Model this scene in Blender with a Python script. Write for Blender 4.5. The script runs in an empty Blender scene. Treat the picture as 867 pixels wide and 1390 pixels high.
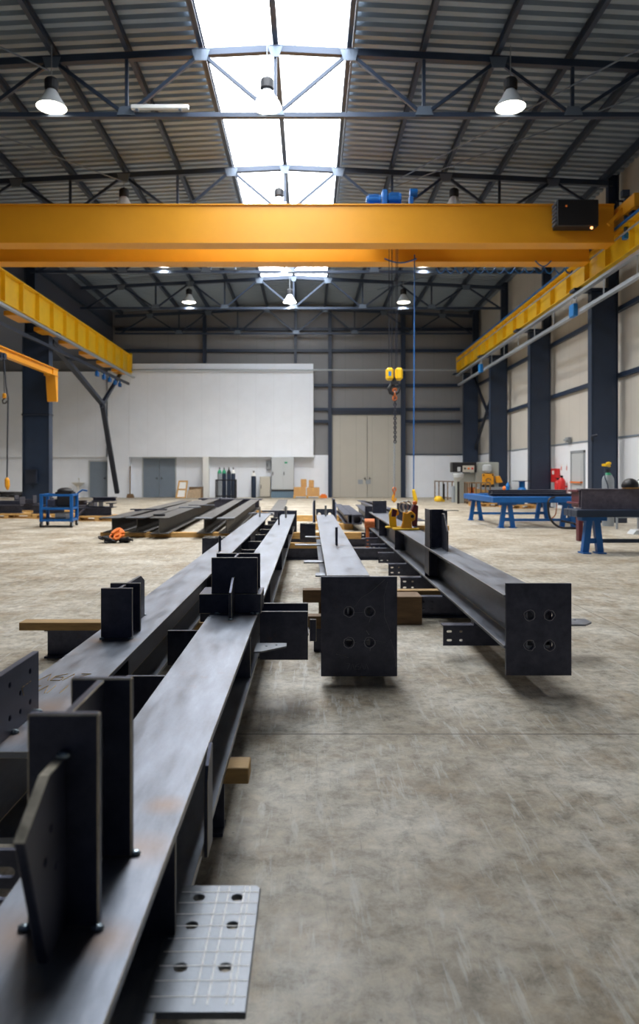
import bpy, math, random
from mathutils import Vector, Matrix
random.seed(7)
C = bpy.context.scene.collection
SC = bpy.context.scene
PI = math.pi
F = 967.0; VX, VY, CH = 420.0, 645.0, 1.25      # focal length in px, vanishing point, eye height

# ---------------------------------------------------------------- camera, world, exposure
cam = bpy.data.cameras.new('camera'); co = bpy.data.objects.new('camera', cam); C.objects.link(co)
co.location = (0, 0, CH); co.rotation_euler = (PI/2, 0, 0)
cam.sensor_fit = 'VERTICAL'; cam.sensor_height = 36; cam.lens = F/1390*36
cam.shift_x = (433.5-VX)/1390; cam.shift_y = -(695-VY)/1390
cam.clip_end = 200; cam.clip_start = 0.05
cam.dof.use_dof = True; cam.dof.focus_distance = 3.6; cam.dof.aperture_fstop = 3.2
SC.camera = co
w = bpy.data.worlds.new('world'); SC.world = w; w.use_nodes = True
w.node_tree.nodes['Background'].inputs[0].default_value = (0.45, 0.6, 1, 1)
w.node_tree.nodes['Background'].inputs[1].default_value = 0.05
SC.view_settings.view_transform = 'Standard'; SC.view_settings.look = 'None'
SC.view_settings.gamma = 1; SC.view_settings.use_curve_mapping = False
SC.view_settings.exposure = 0.13
SKY = 11.5; LAMP = 1350.0

# ---------------------------------------------------------------- helpers
def W(px, py, d):
    return ((px-VX)*d/F, d, CH-(py-VY)*d/F)
def XP(px, d): return (px-VX)*d/F
def ZP(py, d): return CH-(py-VY)*d/F

EDGE = False
class MB:
    def __init__(s): s.v = []; s.f = []
    def add(s, vs, fs):
        n = len(s.v); s.v += [tuple(p) for p in vs]; s.f += [[i+n for i in f] for f in fs]; return s
    def box(s, x0, x1, y0, y1, z0, z1):
        if x0 > x1: x0, x1 = x1, x0
        if y0 > y1: y0, y1 = y1, y0
        if z0 > z1: z0, z1 = z1, z0
        return s.add([(x0,y0,z0),(x1,y0,z0),(x1,y1,z0),(x0,y1,z0),(x0,y0,z1),(x1,y0,z1),(x1,y1,z1),(x0,y1,z1)],
            [[3,2,1,0],[4,5,6,7],[0,1,5,4],[1,2,6,5],[2,3,7,6],[3,0,4,7]])
    def prism(s, pts, axis, a0, a1):
        # pts 2d in the plane normal to axis: x->(y,z)  y->(x,z)  z->(x,y)
        def m(p, a):
            return {'x':(a,p[0],p[1]),'y':(p[0],a,p[1]),'z':(p[0],p[1],a)}[axis]
        n = len(pts)
        area = sum(pts[i][0]*pts[(i+1)%n][1]-pts[(i+1)%n][0]*pts[i][1] for i in range(n))
        if (area < 0) != (axis == 'y'): pts = pts[::-1]
        if a0 > a1: a0, a1 = a1, a0
        vs = [m(p,a0) for p in pts]+[m(p,a1) for p in pts]
        fs = [list(range(n))[::-1], list(range(n,2*n))]+[[i,(i+1)%n,n+(i+1)%n,n+i] for i in range(n)]
        return s.add(vs, fs)
    def ibeam(s, axis, a0, a1, u0, u1, z0, z1, tf=.018, tw=.012, hor=False):
        # section: flanges top/bottom (hor=False) between u0..u1 and z0..z1
        um = (u0+u1)/2; zm = (z0+z1)/2
        if not hor:
            p = [(u0,z0),(u1,z0),(u1,z0+tf),(um+tw/2,z0+tf),(um+tw/2,z1-tf),(u1,z1-tf),(u1,z1),(u0,z1),(u0,z1-tf),(um-tw/2,z1-tf),(um-tw/2,z0+tf),(u0,z0+tf)]
        else:
            p = [(u0,z0),(u0+tf,z0),(u0+tf,zm-tw/2),(u1-tf,zm-tw/2),(u1-tf,z0),(u1,z0),(u1,z1),(u1-tf,z1),(u1-tf,zm+tw/2),(u0+tf,zm+tw/2),(u0+tf,z1),(u0,z1)]
        return s.prism(p, axis, a0, a1)
    def bar(s, p0, p1, w, h):
        p0 = Vector(p0); p1 = Vector(p1); d = (p1-p0).normalized()
        up = Vector((0,0,1)) if abs(d.z) < .95 else Vector((0,1,0))
        a = d.cross(up).normalized()*w/2; b = a.cross(d).normalized()*h/2
        vs = [p0-a-b,p0+a-b,p0+a+b,p0-a+b,p1-a-b,p1+a-b,p1+a+b,p1-a+b]
        return s.add(vs, [[0,1,2,3],[7,6,5,4],[4,5,1,0],[5,6,2,1],[6,7,3,2],[7,4,0,3]])
    def tube(s, pts, r, n=8, closed=False):
        pts = [Vector(p) for p in pts]; m = len(pts); rr = r if isinstance(r,(list,tuple)) else [r]*m
        vs = []; ref = None
        for i, p in enumerate(pts):
            if closed: d = pts[(i+1)%m]-pts[i-1]
            else: d = pts[min(i+1,m-1)]-pts[max(i-1,0)]
            d.normalize()
            if ref is None: ref = Vector((0,0,1)) if abs(d.z) < .9 else Vector((1,0,0))
            a = d.cross(ref).normalized(); b = a.cross(d).normalized(); ref = b
            for k in range(n):
                t = 2*PI*k/n; vs.append(p+(a*math.cos(t)+b*math.sin(t))*rr[i])
        fs = []
        for i in range(m if closed else m-1):
            j = (i+1)%m
            for k in range(n): fs.append([i*n+k, j*n+k, j*n+(k+1)%n, i*n+(k+1)%n][::-1])
        if not closed: fs += [list(range(n)), list(range((m-1)*n, m*n))[::-1]]
        return s.add(vs, fs)
    def lathe(s, prof, c, n=20):
        c = Vector(c); vs = []; fs = []
        for r, z in prof:
            for k in range(n):
                t = 2*PI*k/n; vs.append((c.x+r*math.cos(t), c.y+r*math.sin(t), c.z+z))
        for i in range(len(prof)-1):
            for k in range(n): fs.append([i*n+k, i*n+(k+1)%n, (i+1)*n+(k+1)%n, (i+1)*n+k])
        fs += [list(range(n))[::-1], list(range((len(prof)-1)*n, len(prof)*n))]
        return s.add(vs, fs)
    def ball(s, c, r, sx=1, sy=1, sz=1, n=10, m=7):
        vs = []; fs = []
        for i in range(m+1):
            a = PI*i/m
            for k in range(n):
                t = 2*PI*k/n; vs.append((c[0]+r*sx*math.sin(a)*math.cos(t)+0, c[1]+r*sy*math.sin(a)*math.sin(t), c[2]-r*sz*math.cos(a)))
        for i in range(m):
            for k in range(n): fs.append([i*n+k, i*n+(k+1)%n, (i+1)*n+(k+1)%n, (i+1)*n+k])
        return s.add(vs, fs)
    def plate(s, outline, holes, t, fn, bev=0.0):
        """flat plate with real holes; fn maps (u,v,w) to world, w = -t/2..t/2"""
        cu = bpy.data.curves.new('tmp','CURVE'); cu.dimensions = '2D'; cu.fill_mode = 'BOTH'; cu.extrude = t/2-bev; cu.bevel_depth = bev; cu.bevel_resolution = 0; cu.offset = -bev
        def spl(pp):
            sp = cu.splines.new('POLY'); sp.points.add(len(pp)-1); sp.use_cyclic_u = True
            for q, p in zip(sp.points, pp): q.co = (p[0], p[1], 0, 1)
        spl(outline)
        for h in holes:
            if len(h) == 3: hx, hy, r = h; L = 0
            else: hx, hy, r, L = h
            spl([(hx+r*math.cos(2*PI*k/14)+(L/2 if math.cos(2*PI*k/14) > 0 else -L/2), hy+r*math.sin(2*PI*k/14)) for k in range(14)])
        ob = bpy.data.objects.new('tmp', cu); me = ob.to_mesh()
        vs = [fn(v.co.x, v.co.y, v.co.z) for v in me.vertices]
        # orientation sign
        e0 = Vector(fn(0,0,0)); ex = Vector(fn(1,0,0))-e0; ey = Vector(fn(0,1,0))-e0; ez = Vector(fn(0,0,1))-e0
        flip = ex.cross(ey).dot(ez) < 0
        fs = [list(p.vertices)[::-1] if flip else list(p.vertices) for p in me.polygons]
        ob.to_mesh_clear(); bpy.data.objects.remove(ob); bpy.data.curves.remove(cu)
        return s.add(vs, fs)

def rootloc(p):
    v = Vector((0,0,0))
    while p is not None: v += p.location; p = p.parent
    return v
def obj(name, mb, mat, parent=None, bev=0, smooth=False, base=None):
    me = bpy.data.meshes.new(name)
    off = rootloc(parent) if parent else Vector(base) if base else Vector((0,0,0))
    me.from_pydata([(v[0]-off.x, v[1]-off.y, v[2]-off.z) for v in mb.v], [], mb.f); me.update()
    o = bpy.data.objects.new(name, me); C.objects.link(o)
    if parent: o.parent = parent
    elif base: o.location = base
    me.materials.append(mat)
    if smooth:
        me.polygons.foreach_set('use_smooth', [True]*len(me.polygons)); me.set_sharp_from_angle(angle=.7)
    if bev:
        if mat is M['steel'] or mat is M['steel_dark']:
            if EDGE: me.materials.append(M['cut_edge'])
        b = o.modifiers.new('bevel','BEVEL'); b.material = 1 if len(me.materials) > 1 else -1; b.width = bev; b.segments = 1; b.limit_method = 'ANGLE'; b.angle_limit = .7
    return o
def thing(name, label, cat, loc, group=None):
    o = bpy.data.objects.new(name, None); C.objects.link(o); o.location = loc; o.empty_display_size = .1
    o['label'] = label; o['category'] = cat
    if group: o['group'] = group
    return o
def tag(o, label, cat, group=None, kind=None):
    o['label'] = label; o['category'] = cat
    if group: o['group'] = group
    if kind: o['kind'] = kind
    return o
def struct(name, mb, mat, parent=None, **k):
    o = obj(name, mb, mat, parent, **k)
    if parent is None: o['kind'] = 'structure'
    return o
def dup(root, loc, label=None, group=None):
    r = root.copy(); C.objects.link(r); r.location = loc
    if label: r['label'] = label
    if group: r['group'] = group
    def rec(a, b):
        for ch in list(a.children):
            c = ch.copy(); C.objects.link(c); c.parent = b; rec(ch, c)
    rec(root, r)
    return r

# ---------------------------------------------------------------- materials
def mat(name, col, rough=.5, metal=0, var=.0, scale=4, bump=0, bscale=60, emit=None, estr=1, spec=.5):
    m = bpy.data.materials.new(name); m.use_nodes = True; nt = m.node_tree; b = nt.nodes['Principled BSDF']
    b.inputs['Base Color'].default_value = (*col, 1); b.inputs['Roughness'].default_value = rough
    b.inputs['Metallic'].default_value = metal; b.inputs['Specular IOR Level'].default_value = spec
    if var or bump:
        g = nt.nodes.new('ShaderNodeNewGeometry')
    if var:
        n = nt.nodes.new('ShaderNodeTexNoise'); n.inputs['Scale'].default_value = scale; n.inputs['Detail'].default_value = 6; n.inputs['Roughness'].default_value = .65
        nt.links.new(g.outputs['Position'], n.inputs['Vector'])
        mr = nt.nodes.new('ShaderNodeMapRange'); mr.inputs[1].default_value = .3; mr.inputs[2].default_value = .7
        mr.inputs[3].default_value = 1-var; mr.inputs[4].default_value = 1+var
        nt.links.new(n.outputs['Fac'], mr.inputs[0])
        mx = nt.nodes.new('ShaderNodeMix'); mx.data_type = 'RGBA'; mx.blend_type = 'MULTIPLY'; mx.inputs[0].default_value = 1
        mx.inputs[6].default_value = (*col, 1); nt.links.new(mr.outputs[0], mx.inputs[7]); nt.links.new(mx.outputs[2], b.inputs['Base Color'])
        r2 = nt.nodes.new('ShaderNodeMapRange'); r2.inputs[1].default_value = .3; r2.inputs[2].default_value = .7
        r2.inputs[3].default_value = max(0,rough-var*.3); r2.inputs[4].default_value = min(1,rough+var*.3)
        nt.links.new(n.outputs['Fac'], r2.inputs[0]); nt.links.new(r2.outputs[0], b.inputs['Roughness'])
    if bump:
        n2 = nt.nodes.new('ShaderNodeTexNoise'); n2.inputs['Scale'].default_value = bscale; n2.inputs['Detail'].default_value = 4
        nt.links.new(g.outputs['Position'], n2.inputs['Vector'])
        bp = nt.nodes.new('ShaderNodeBump'); bp.inputs['Strength'].default_value = bump; bp.inputs['Distance'].default_value = .01
        nt.links.new(n2.outputs['Fac'], bp.inputs['Height']); nt.links.new(bp.outputs[0], b.inputs['Normal'])
    if emit:
        b.inputs['Emission Color'].default_value = (*emit, 1); b.inputs['Emission Strength'].default_value = estr
    return m

def floor_mat():
    m = bpy.data.materials.new('concrete'); m.use_nodes = True; nt = m.node_tree; N = nt.nodes; L = nt.links; b = N['Principled BSDF']
    g = N.new('ShaderNodeNewGeometry')
    def noise(sc, det=8, rg=.6, dist=0, stretch=None, rot=0):
        n = N.new('ShaderNodeTexNoise'); n.inputs['Scale'].default_value = sc; n.inputs['Detail'].default_value = det
        n.inputs['Roughness'].default_value = rg; n.inputs['Distortion'].default_value = dist
        if stretch:
            mp = N.new('ShaderNodeMapping'); mp.inputs['Scale'].default_value = stretch; mp.inputs['Rotation'].default_value = (0,0,rot)
            L.new(g.outputs['Position'], mp.inputs[0]); L.new(mp.outputs[0], n.inputs['Vector'])
        else: L.new(g.outputs['Position'], n.inputs['Vector'])
        return n
    def ramp(src, stops):
        r = N.new('ShaderNodeValToRGB'); L.new(src, r.inputs[0])
        e = r.color_ramp.elements
        while len(e) < len(stops): e.new(.5)
        for q, (p, c) in zip(e, stops): q.position = p; q.color = (*c, 1)
        return r
    def mix(a, bb, fac, mode='MIX'):
        x = N.new('ShaderNodeMix'); x.data_type = 'RGBA'; x.blend_type = mode
        if isinstance(fac, float): x.inputs[0].default_value = fac
        else: L.new(fac, x.inputs[0])
        for s_, i in ((a,6),(bb,7)):
            if isinstance(s_, tuple): x.inputs[i].default_value = (*s_, 1)
            else: L.new(s_, x.inputs[i])
        return x.outputs[2]
    base = ramp(noise(1.1, 10, .68, .12).outputs['Fac'], [(.3,(.17,.135,.09)),(.43,(.33,.285,.215)),(.55,(.43,.39,.32)),(.70,(.62,.59,.52))])
    brown = ramp(noise(2.0, 10, .74, .15).outputs['Fac'], [(.5,(0,0,0)),(.66,(.75,.75,.75))])
    c = mix(base.outputs[0], (.25,.18,.105), brown.outputs[0])
    gr = ramp(noise(11, 9, .78, .25).outputs['Fac'], [(.32,(.42,.41,.38)),(.5,(1,1,1)),(.66,(1.38,1.37,1.34))])
    c = mix(c, gr.outputs[0], 1.0, 'MULTIPLY')
    for rot, st, lo in ((1.35,(10,1.5,1),.61),(1.75,(13,1.6,1),.62),(1.05,(9,1.3,1),.62),(.3,(14,1.6,1),.66),(1.6,(34,2,1),.65)):       # trowel and drag scuffs
        s_ = ramp(noise(1.6, 8, .66, .35, st, rot).outputs['Fac'], [(lo-.03,(0,0,0)),(lo+.06,(.55,.55,.55))])
        c = mix(c, (.56,.55,.51), s_.outputs[0])
    for rot, st, lo in ((1.2,(14,1.4,1),.63),(1.9,(20,2,1),.64),(-.25,(30,2,1),.665)):
        s_ = ramp(noise(1.9, 7, .66, .4, st, rot).outputs['Fac'], [(lo,(0,0,0)),(lo+.07,(.5,.5,.5))])
        c = mix(c, (.17,.155,.13), s_.outputs[0])
    sp = ramp(noise(40, 4, .65).outputs['Fac'], [(.66,(0,0,0)),(.72,(.7,.7,.7))])
    c = mix(c, (.10,.085,.065), sp.outputs[0])
    # saw-cut joints on a 6 m grid
    sx = N.new('ShaderNodeSeparateXYZ'); L.new(g.outputs['Position'], sx.inputs[0])
    def line(out, off, wd):
        a = N.new('ShaderNodeMath'); a.operation = 'SUBTRACT'; L.new(out, a.inputs[0]); a.inputs[1].default_value = off-600-3
        q = N.new('ShaderNodeMath'); q.operation = 'MODULO'; L.new(a.outputs[0], q.inputs[0]); q.inputs[1].default_value = 6
        r = N.new('ShaderNodeMath'); r.operation = 'SUBTRACT'; L.new(q.outputs[0], r.inputs[0]); r.inputs[1].default_value = 3
        t = N.new('ShaderNodeMath'); t.operation = 'ABSOLUTE'; L.new(r.outputs[0], t.inputs[0])
        u = N.new('ShaderNodeMath'); u.operation = 'LESS_THAN'; L.new(t.outputs[0], u.inputs[0]); u.inputs[1].default_value = wd
        return u.outputs[0]
    c = mix(c, (.09,.075,.06), line(sx.outputs['Y'], 3.44, .0045))
    c = mix(c, (.13,.11,.09), line(sx.outputs['X'], 2.56, .004))
    L.new(c, b.inputs['Base Color'])
    rr = N.new('ShaderNodeMapRange'); L.new(noise(3, 6, .7, 1).outputs['Fac'], rr.inputs[0]); rr.inputs[1].default_value=.3; rr.inputs[2].default_value=.7
    rr.inputs[3].default_value = .42; rr.inputs[4].default_value = .68; L.new(rr.outputs[0], b.inputs['Roughness'])
    bp = N.new('ShaderNodeBump'); bp.inputs['Strength'].default_value = .12; bp.inputs['Distance'].default_value = .006
    L.new(noise(30, 6, .7, .5).outputs['Fac'], bp.inputs['Height']); L.new(bp.outputs[0], b.inputs['Normal'])
    return m

def steel_mat(name, col, metal, rough, rust=.5, streak=True):
    m = bpy.data.materials.new(name); m.use_nodes = True; nt = m.node_tree; N = nt.nodes; L = nt.links; b = N['Principled BSDF']
    g = N.new('ShaderNodeNewGeometry')
    mp = N.new('ShaderNodeMapping'); mp.inputs['Scale'].default_value = (6, 1.2, 6); L.new(g.outputs['Position'], mp.inputs[0])
    n = N.new('ShaderNodeTexNoise'); n.inputs['Scale'].default_value = 2.2; n.inputs['Detail'].default_value = 9; n.inputs['Roughness'].default_value = .7; L.new(mp.outputs[0], n.inputs['Vector'])
    r = N.new('ShaderNodeValToRGB'); L.new(n.outputs['Fac'], r.inputs[0])
    r.color_ramp.elements[0].position = .3; r.color_ramp.elements[0].color = (*[c*.64 for c in col], 1)
    r.color_ramp.elements[1].position = .72; r.color_ramp.elements[1].color = (*[min(1,c*1.34) for c in col], 1)
    n3 = N.new('ShaderNodeTexNoise'); n3.inputs['Scale'].default_value = 3.2; n3.inputs['Detail'].default_value = 7; n3.inputs['Roughness'].default_value = .7; L.new(g.outputs['Position'], n3.inputs['Vector'])
    r3 = N.new('ShaderNodeMapRange'); r3.inputs[1].default_value = .63; r3.inputs[2].default_value = .78; r3.inputs[3].default_value = 0; r3.inputs[4].default_value = rust; L.new(n3.outputs['Fac'], r3.inputs[0])
    x = N.new('ShaderNodeMix'); x.data_type = 'RGBA'; L.new(r3.outputs[0], x.inputs[0]); L.new(r.outputs[0], x.inputs[6]); x.inputs[7].default_value = (.28,.15,.06,1)
    src = x.outputs[2]
    if name == 'mill_steel':
        for px, py, pz, rad in ((-.34,1.43,.5,.085),(-.33,1.62,.5,.06),(-.48,1.16,.5,.10),(-.34,1.15,.5,.07),(-.31,3.82,.5,.10),(-.41,3.66,.5,.05),(-.84,2.30,.5,.12),(-.86,2.05,.5,.10),(-.95,3.24,.5,.07),(-.82,3.24,.5,.07),(-.888,7.05,.5,.1),(.233,6.16,.645,.09)):
            vm = N.new('ShaderNodeVectorMath'); vm.operation = 'DISTANCE'; L.new(g.outputs['Position'], vm.inputs[0]); vm.inputs[1].default_value = (px,py,pz)
            q = N.new('ShaderNodeMapRange'); q.inputs[1].default_value = 0; q.inputs[2].default_value = rad; q.inputs[3].default_value = .95; q.inputs[4].default_value = 0; L.new(vm.outputs['Value'], q.inputs[0])
            z_ = N.new('ShaderNodeMath'); z_.operation = 'MULTIPLY'; L.new(q.outputs[0], z_.inputs[0]); L.new(n3.outputs['Fac'], z_.inputs[1]); z_.use_clamp = True
            y_ = N.new('ShaderNodeMix'); y_.data_type = 'RGBA'; L.new(z_.outputs[0], y_.inputs[0]); L.new(src, y_.inputs[6]); y_.inputs[7].default_value = (.30,.175,.09,1); src = y_.outputs[2]
    L.new(src, b.inputs['Base Color'])
    b.inputs['Metallic'].default_value = metal
    rr = N.new('ShaderNodeMapRange'); L.new(n.outputs['Fac'], rr.inputs[0]); rr.inputs[1].default_value=.3; rr.inputs[2].default_value=.7
    rr.inputs[3].default_value = rough-.08; rr.inputs[4].default_value = rough+.1; L.new(rr.outputs[0], b.inputs['Roughness'])
    n4 = N.new('ShaderNodeTexNoise'); n4.inputs['Scale'].default_value = 70; n4.inputs['Detail'].default_value = 4; L.new(g.outputs['Position'], n4.inputs['Vector'])
    bp = N.new('ShaderNodeBump'); bp.inputs['Strength'].default_value = .08; bp.inputs['Distance'].default_value = .004
    L.new(n4.outputs['Fac'], bp.inputs['Height']); L.new(bp.outputs[0], b.inputs['Normal'])
    return m

def panel_mat(name, col, pitch, axis, rough=.5, seam=.86):
    """sandwich-panel cladding: thin darker seams every `pitch` metres"""
    m = mat(name, col, rough, 0, .03, 1.2); nt = m.node_tree; N = nt.nodes; L = nt.links; b = N['Principled BSDF']
    src = b.inputs['Base Color'].links[0].from_socket
    g = N.new('ShaderNodeNewGeometry'); sx = N.new('ShaderNodeSeparateXYZ'); L.new(g.outputs['Position'], sx.inputs[0])
    a = N.new('ShaderNodeMath'); a.operation = 'ADD'; L.new(sx.outputs[axis], a.inputs[0]); a.inputs[1].default_value = 1000
    q = N.new('ShaderNodeMath'); q.operation = 'MODULO'; L.new(a.outputs[0], q.inputs[0]); q.inputs[1].default_value = pitch
    u = N.new('ShaderNodeMath'); u.operation = 'LESS_THAN'; L.new(q.outputs[0], u.inputs[0]); u.inputs[1].default_value = .03
    x = N.new('ShaderNodeMix'); x.data_type = 'RGBA'; L.new(u.outputs[0], x.inputs[0]); L.new(src, x.inputs[6]); x.inputs[7].default_value = (*[c*seam for c in col],1)
    L.new(x.outputs[2], b.inputs['Base Color'])
    return m

def wood_mat(name, col):
    m = mat(name, col, .7, 0, .3, 9); nt = m.node_tree; N = nt.nodes; L = nt.links
    n = [q for q in N if q.type == 'TEX_NOISE'][0]
    mp = N.new('ShaderNodeMapping'); mp.inputs['Scale'].default_value = (.5, 2.5, 4); g = [q for q in N if q.type == 'NEW_GEOMETRY'][0]
    L.new(g.outputs['Position'], mp.inputs[0]); L.new(mp.outputs[0], n.inputs['Vector'])
    return m

M = dict(
 floor=floor_mat(),
 steel=steel_mat('mill_steel', (.245,.265,.31), .9, .42),
 steel_dark=steel_mat('primed_steel', (.085,.09,.125), .75, .42, .3),
 steel_aged=steel_mat('aged_steel', (.10,.095,.092), .35, .5, .35),
 cut_edge=mat('cut_edge', (.50,.45,.36), .45, .6, .3, 30),
 steel_light=steel_mat('ground_steel', (.17,.185,.21), .6, .42, .05),
 bare=mat('bare_steel', (.62,.62,.6), .35, .95, .15, 20),
 weld=mat('weld_bead', (.35,.42,.46), .3, .9, .3, 60),
 navy=mat('navy_paint', (.016,.030,.062), .45, 0, .12, 2),
 navy_dk=mat('dark_navy_paint', (.012,.018,.035), .5, 0, .1, 2),
 truss=mat('truss_paint', (.035,.052,.088), .42, .2, .1, 3),
 gusset=mat('gusset_grey', (.15,.19,.25), .4, .3),
 yellow=mat('crane_yellow', (.78,.34,.014), .42, 0, .05, .8),
 yellow2=mat('runway_yellow', (.82,.50,.012), .45, 0, .08, 2),
 blue=mat('blue_paint', (.001,.095,.33), .5, 0, .15, 5),
 blue_lt=mat('bright_blue', (.005,.17,.50), .5),
 deck=mat('roof_deck', (.27,.33,.40), .45, .1, .06, 1),
 clad=panel_mat('grey_cladding', (.225,.225,.235), 1.0, 'X'),
 clad_y=panel_mat('beige_cladding', (.58,.55,.50), 1.0, 'Y'),
 white_x=panel_mat('white_panels', (.84,.88,.95), 1.0, 'X', .5, .95),
 white_y=panel_mat('white_wainscot', (.84,.87,.92), 1.0, 'Y', .5, .95),
 dark_clad=mat('dark_cladding', (.06,.07,.10), .6, 0, .1, 1),
 beige=panel_mat('beige_door', (.44,.42,.37), .9, 'X'),
 beige2=mat('beige_cabinet', (.52,.49,.42), .5),
 greydoor=mat('grey_blue_door', (.19,.235,.29), .5, 0, .05, 3),
 grey=mat('light_grey', (.50,.53,.55), .45), grey2=mat('mid_grey', (.28,.31,.34), .5), conduit=mat('galvanised', (.45,.49,.54), .4, .6),
 black=mat('black', (.008,.008,.011), .5), rubber=mat('rubber', (.012,.012,.013), .7),
 white=mat('white', (.82,.82,.80), .4), red=mat('red', (.62,.02,.02), .4), maroon=mat('maroon', (.10,.012,.022), .45),
 green=mat('green', (.02,.32,.16), .4), orange=mat('orange', (.85,.20,.02), .5), copper=mat('rusty_orange', (.55,.16,.05), .5, .3, .2, 30),
 wood=wood_mat('timber', (.42,.26,.10)), wood_dk=wood_mat('old_timber', (.20,.12,.06)), pallet=wood_mat('pallet_wood', (.62,.36,.12)),
 card=mat('cardboard', (.55,.31,.12), .8), plywood=mat('plywood', (.48,.36,.24), .7, 0, .2, 6),
 sky=mat('skylight_glazing', (.8,.8,.8), .5, emit=(.90,.95,1.0), estr=SKY),
 lampglow=mat('lamp_glow', (1,1,1), .5, emit=(1,.93,.76), estr=9),
 shade=mat('lamp_shade', (.75,.78,.80), .3, .2), chalk=mat('yellow_marker', (.60,.38,.10), .7), pale=mat('scratch', (.33,.33,.37), .5, .7),
 paper=mat('pale_dashes', (.85,.88,.92), .4),
)

# ================================================================ SETTING
CX = -0.75                       # ridge line
RIDGE = 10.95; SL = .05
XL, XR = -11.1, 9.48
YB = 40.2; Y0 = -1.5
struct('floor', MB().box(-20, 9.7, Y0, YB+.2, -.2, 0), M['floor'])
# corrugated roof deck, ribs across the slope
def deck(x0, x1, y0, y1, pitch=.31):
    mb = MB(); n = int((y1-y0)/pitch)
    prof = []
    for i in range(n+1):
        y = y0+i*pitch; prof += [(y,0),(y+pitch*.48,0),(y+pitch*.58,.13),(y+pitch*.90,.13)]
    prof = [p for p in prof if p[0] <= y1]
    vs = []; 
    for x in (x0, x1):
        zr = RIDGE-abs(x-CX)*SL
        vs += [(x, p[0], zr+p[1]) for p in prof]
    m = len(prof); fs = [[i, i+1, m+i+1, m+i] for i in range(m-1)]
    mb.add(vs, fs)
    zr0, zr1 = RIDGE-abs(x0-CX)*SL+.12, RIDGE-abs(x1-CX)*SL+.12
    mb.add([(x0,y0,zr0),(x1,y0,zr1),(x1,y1,zr1),(x0,y1,zr0)], [[0,1,2,3]])
    return mb
SKW = 1.7; SKY0, SKY1 = 5.5, 34.6
d_ = deck(CX-SKW, XL, Y0, YB); e_ = deck(CX+SKW, XR+.2, Y0, YB); f_ = deck(CX-SKW, CX, SKY1, YB); g_ = deck(CX, CX+SKW, SKY1, YB); h_ = deck(CX-SKW, CX, Y0, SKY0); i_ = deck(CX, CX+SKW, Y0, SKY0)
for q in (e_, f_, g_, h_, i_): d_.add(q.v, q.f)
struct('ceiling', d_, M['deck'])
# ridge skylight, one glazed bay per window
yy = [SKY0, 9.6, 15.6, 21.6, 27.6, SKY1]
for i in range(5):
    zr = RIDGE+.02; ze = RIDGE-SKW*SL+.02; a, b = yy[i], yy[i+1]
    mb = MB().add([(CX-SKW,a,ze),(CX,a,zr),(CX+SKW,a,ze),(CX+SKW,b,ze),(CX,b,zr),(CX-SKW,b,ze),
                   (CX-SKW,a,ze+.03),(CX,a,zr+.03),(CX+SKW,a,ze+.03),(CX+SKW,b,ze+.03),(CX,b,zr+.03),(CX-SKW,b,ze+.03)],
                  [[0,1,4,5],[1,2,3,4],[11,10,7,6],[10,9,8,7],[0,6,7,1],[1,7,8,2],[3,9,10,4],[4,10,11,5],[2,8,9,3],[5,11,6,0]])
    o = struct('window_%d' % (i+1), mb, M['sky'])
    fr = MB()
    for s in (-1, 1): fr.bar((CX+s*(SKW+.02), a, ze-.05), (CX+s*(SKW+.02), b, ze-.05), .05, .10)
    obj('window_frame', fr, M['gusset'], o)

# walls
struct('wall_back', MB().box(-20, XR+.2, YB, YB+.2, 0, 10.9), M['clad'])
wr = struct('wall_right', MB().box(XR, XR+.2, Y0, YB, 2.40, 10.6), M['clad_y'])
struct('trim_1', MB().box(XR-.02, XR+.2, Y0, YB, 0, 2.38), M['white_y'])
struct('trim_2', MB().box(XR-.05, XR, Y0, YB, 2.38, 2.43), M['greydoor'])
struct('wall_left', MB().box(XL-.15, XL, Y0, YB, 7.75, 10.6), M['dark_clad'])
struct('wall_side', MB().box(-20.2, -20, Y0, YB, 0, 7.8), M['white_y'])
struct('ceiling_annex', MB().box(-20, XL, Y0, YB, 7.7, 7.85), M['dark_clad'])
yf = 39.55   # front of the white office block
struct('wall_office', MB().box(XP(175,yf), .21, yf, YB, 2.26, 7.20).box(XP(175,yf), .21, yf+.06, YB, 7.20, 7.45), M['white_x'])
struct('wall_annex', MB().box(-20, XP(146,YB)-.0, 39.9, YB, 2.27, 7.05), M['white_x'])
struct('wall_recess', MB().box(-20, .21, 40.1, YB, 0, 2.27), M['white_x'])
struct('trim_3', MB().box(XP(146,yf), XP(175,yf)-.01, yf+.02, YB, 0, 7.05), M['white_x'])
struct('trim_4', MB().box(XP(275,yf), XP(283,yf), yf, 40.1, 0, 2.26), M['white'])
struct('trim_5', MB().box(.21, XP(448,YB), 40.1, YB, 0, 2.38), M['white_x'])
struct('trim_6', MB().box(XP(549,YB), XR-.02, 40.1, YB, 0, 2.38), M['white_x'])
struct('trim_7', MB().box(XP(549,YB), XR-.02, 40.05, YB, 2.38, 2.44), M['navy'])
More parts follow.
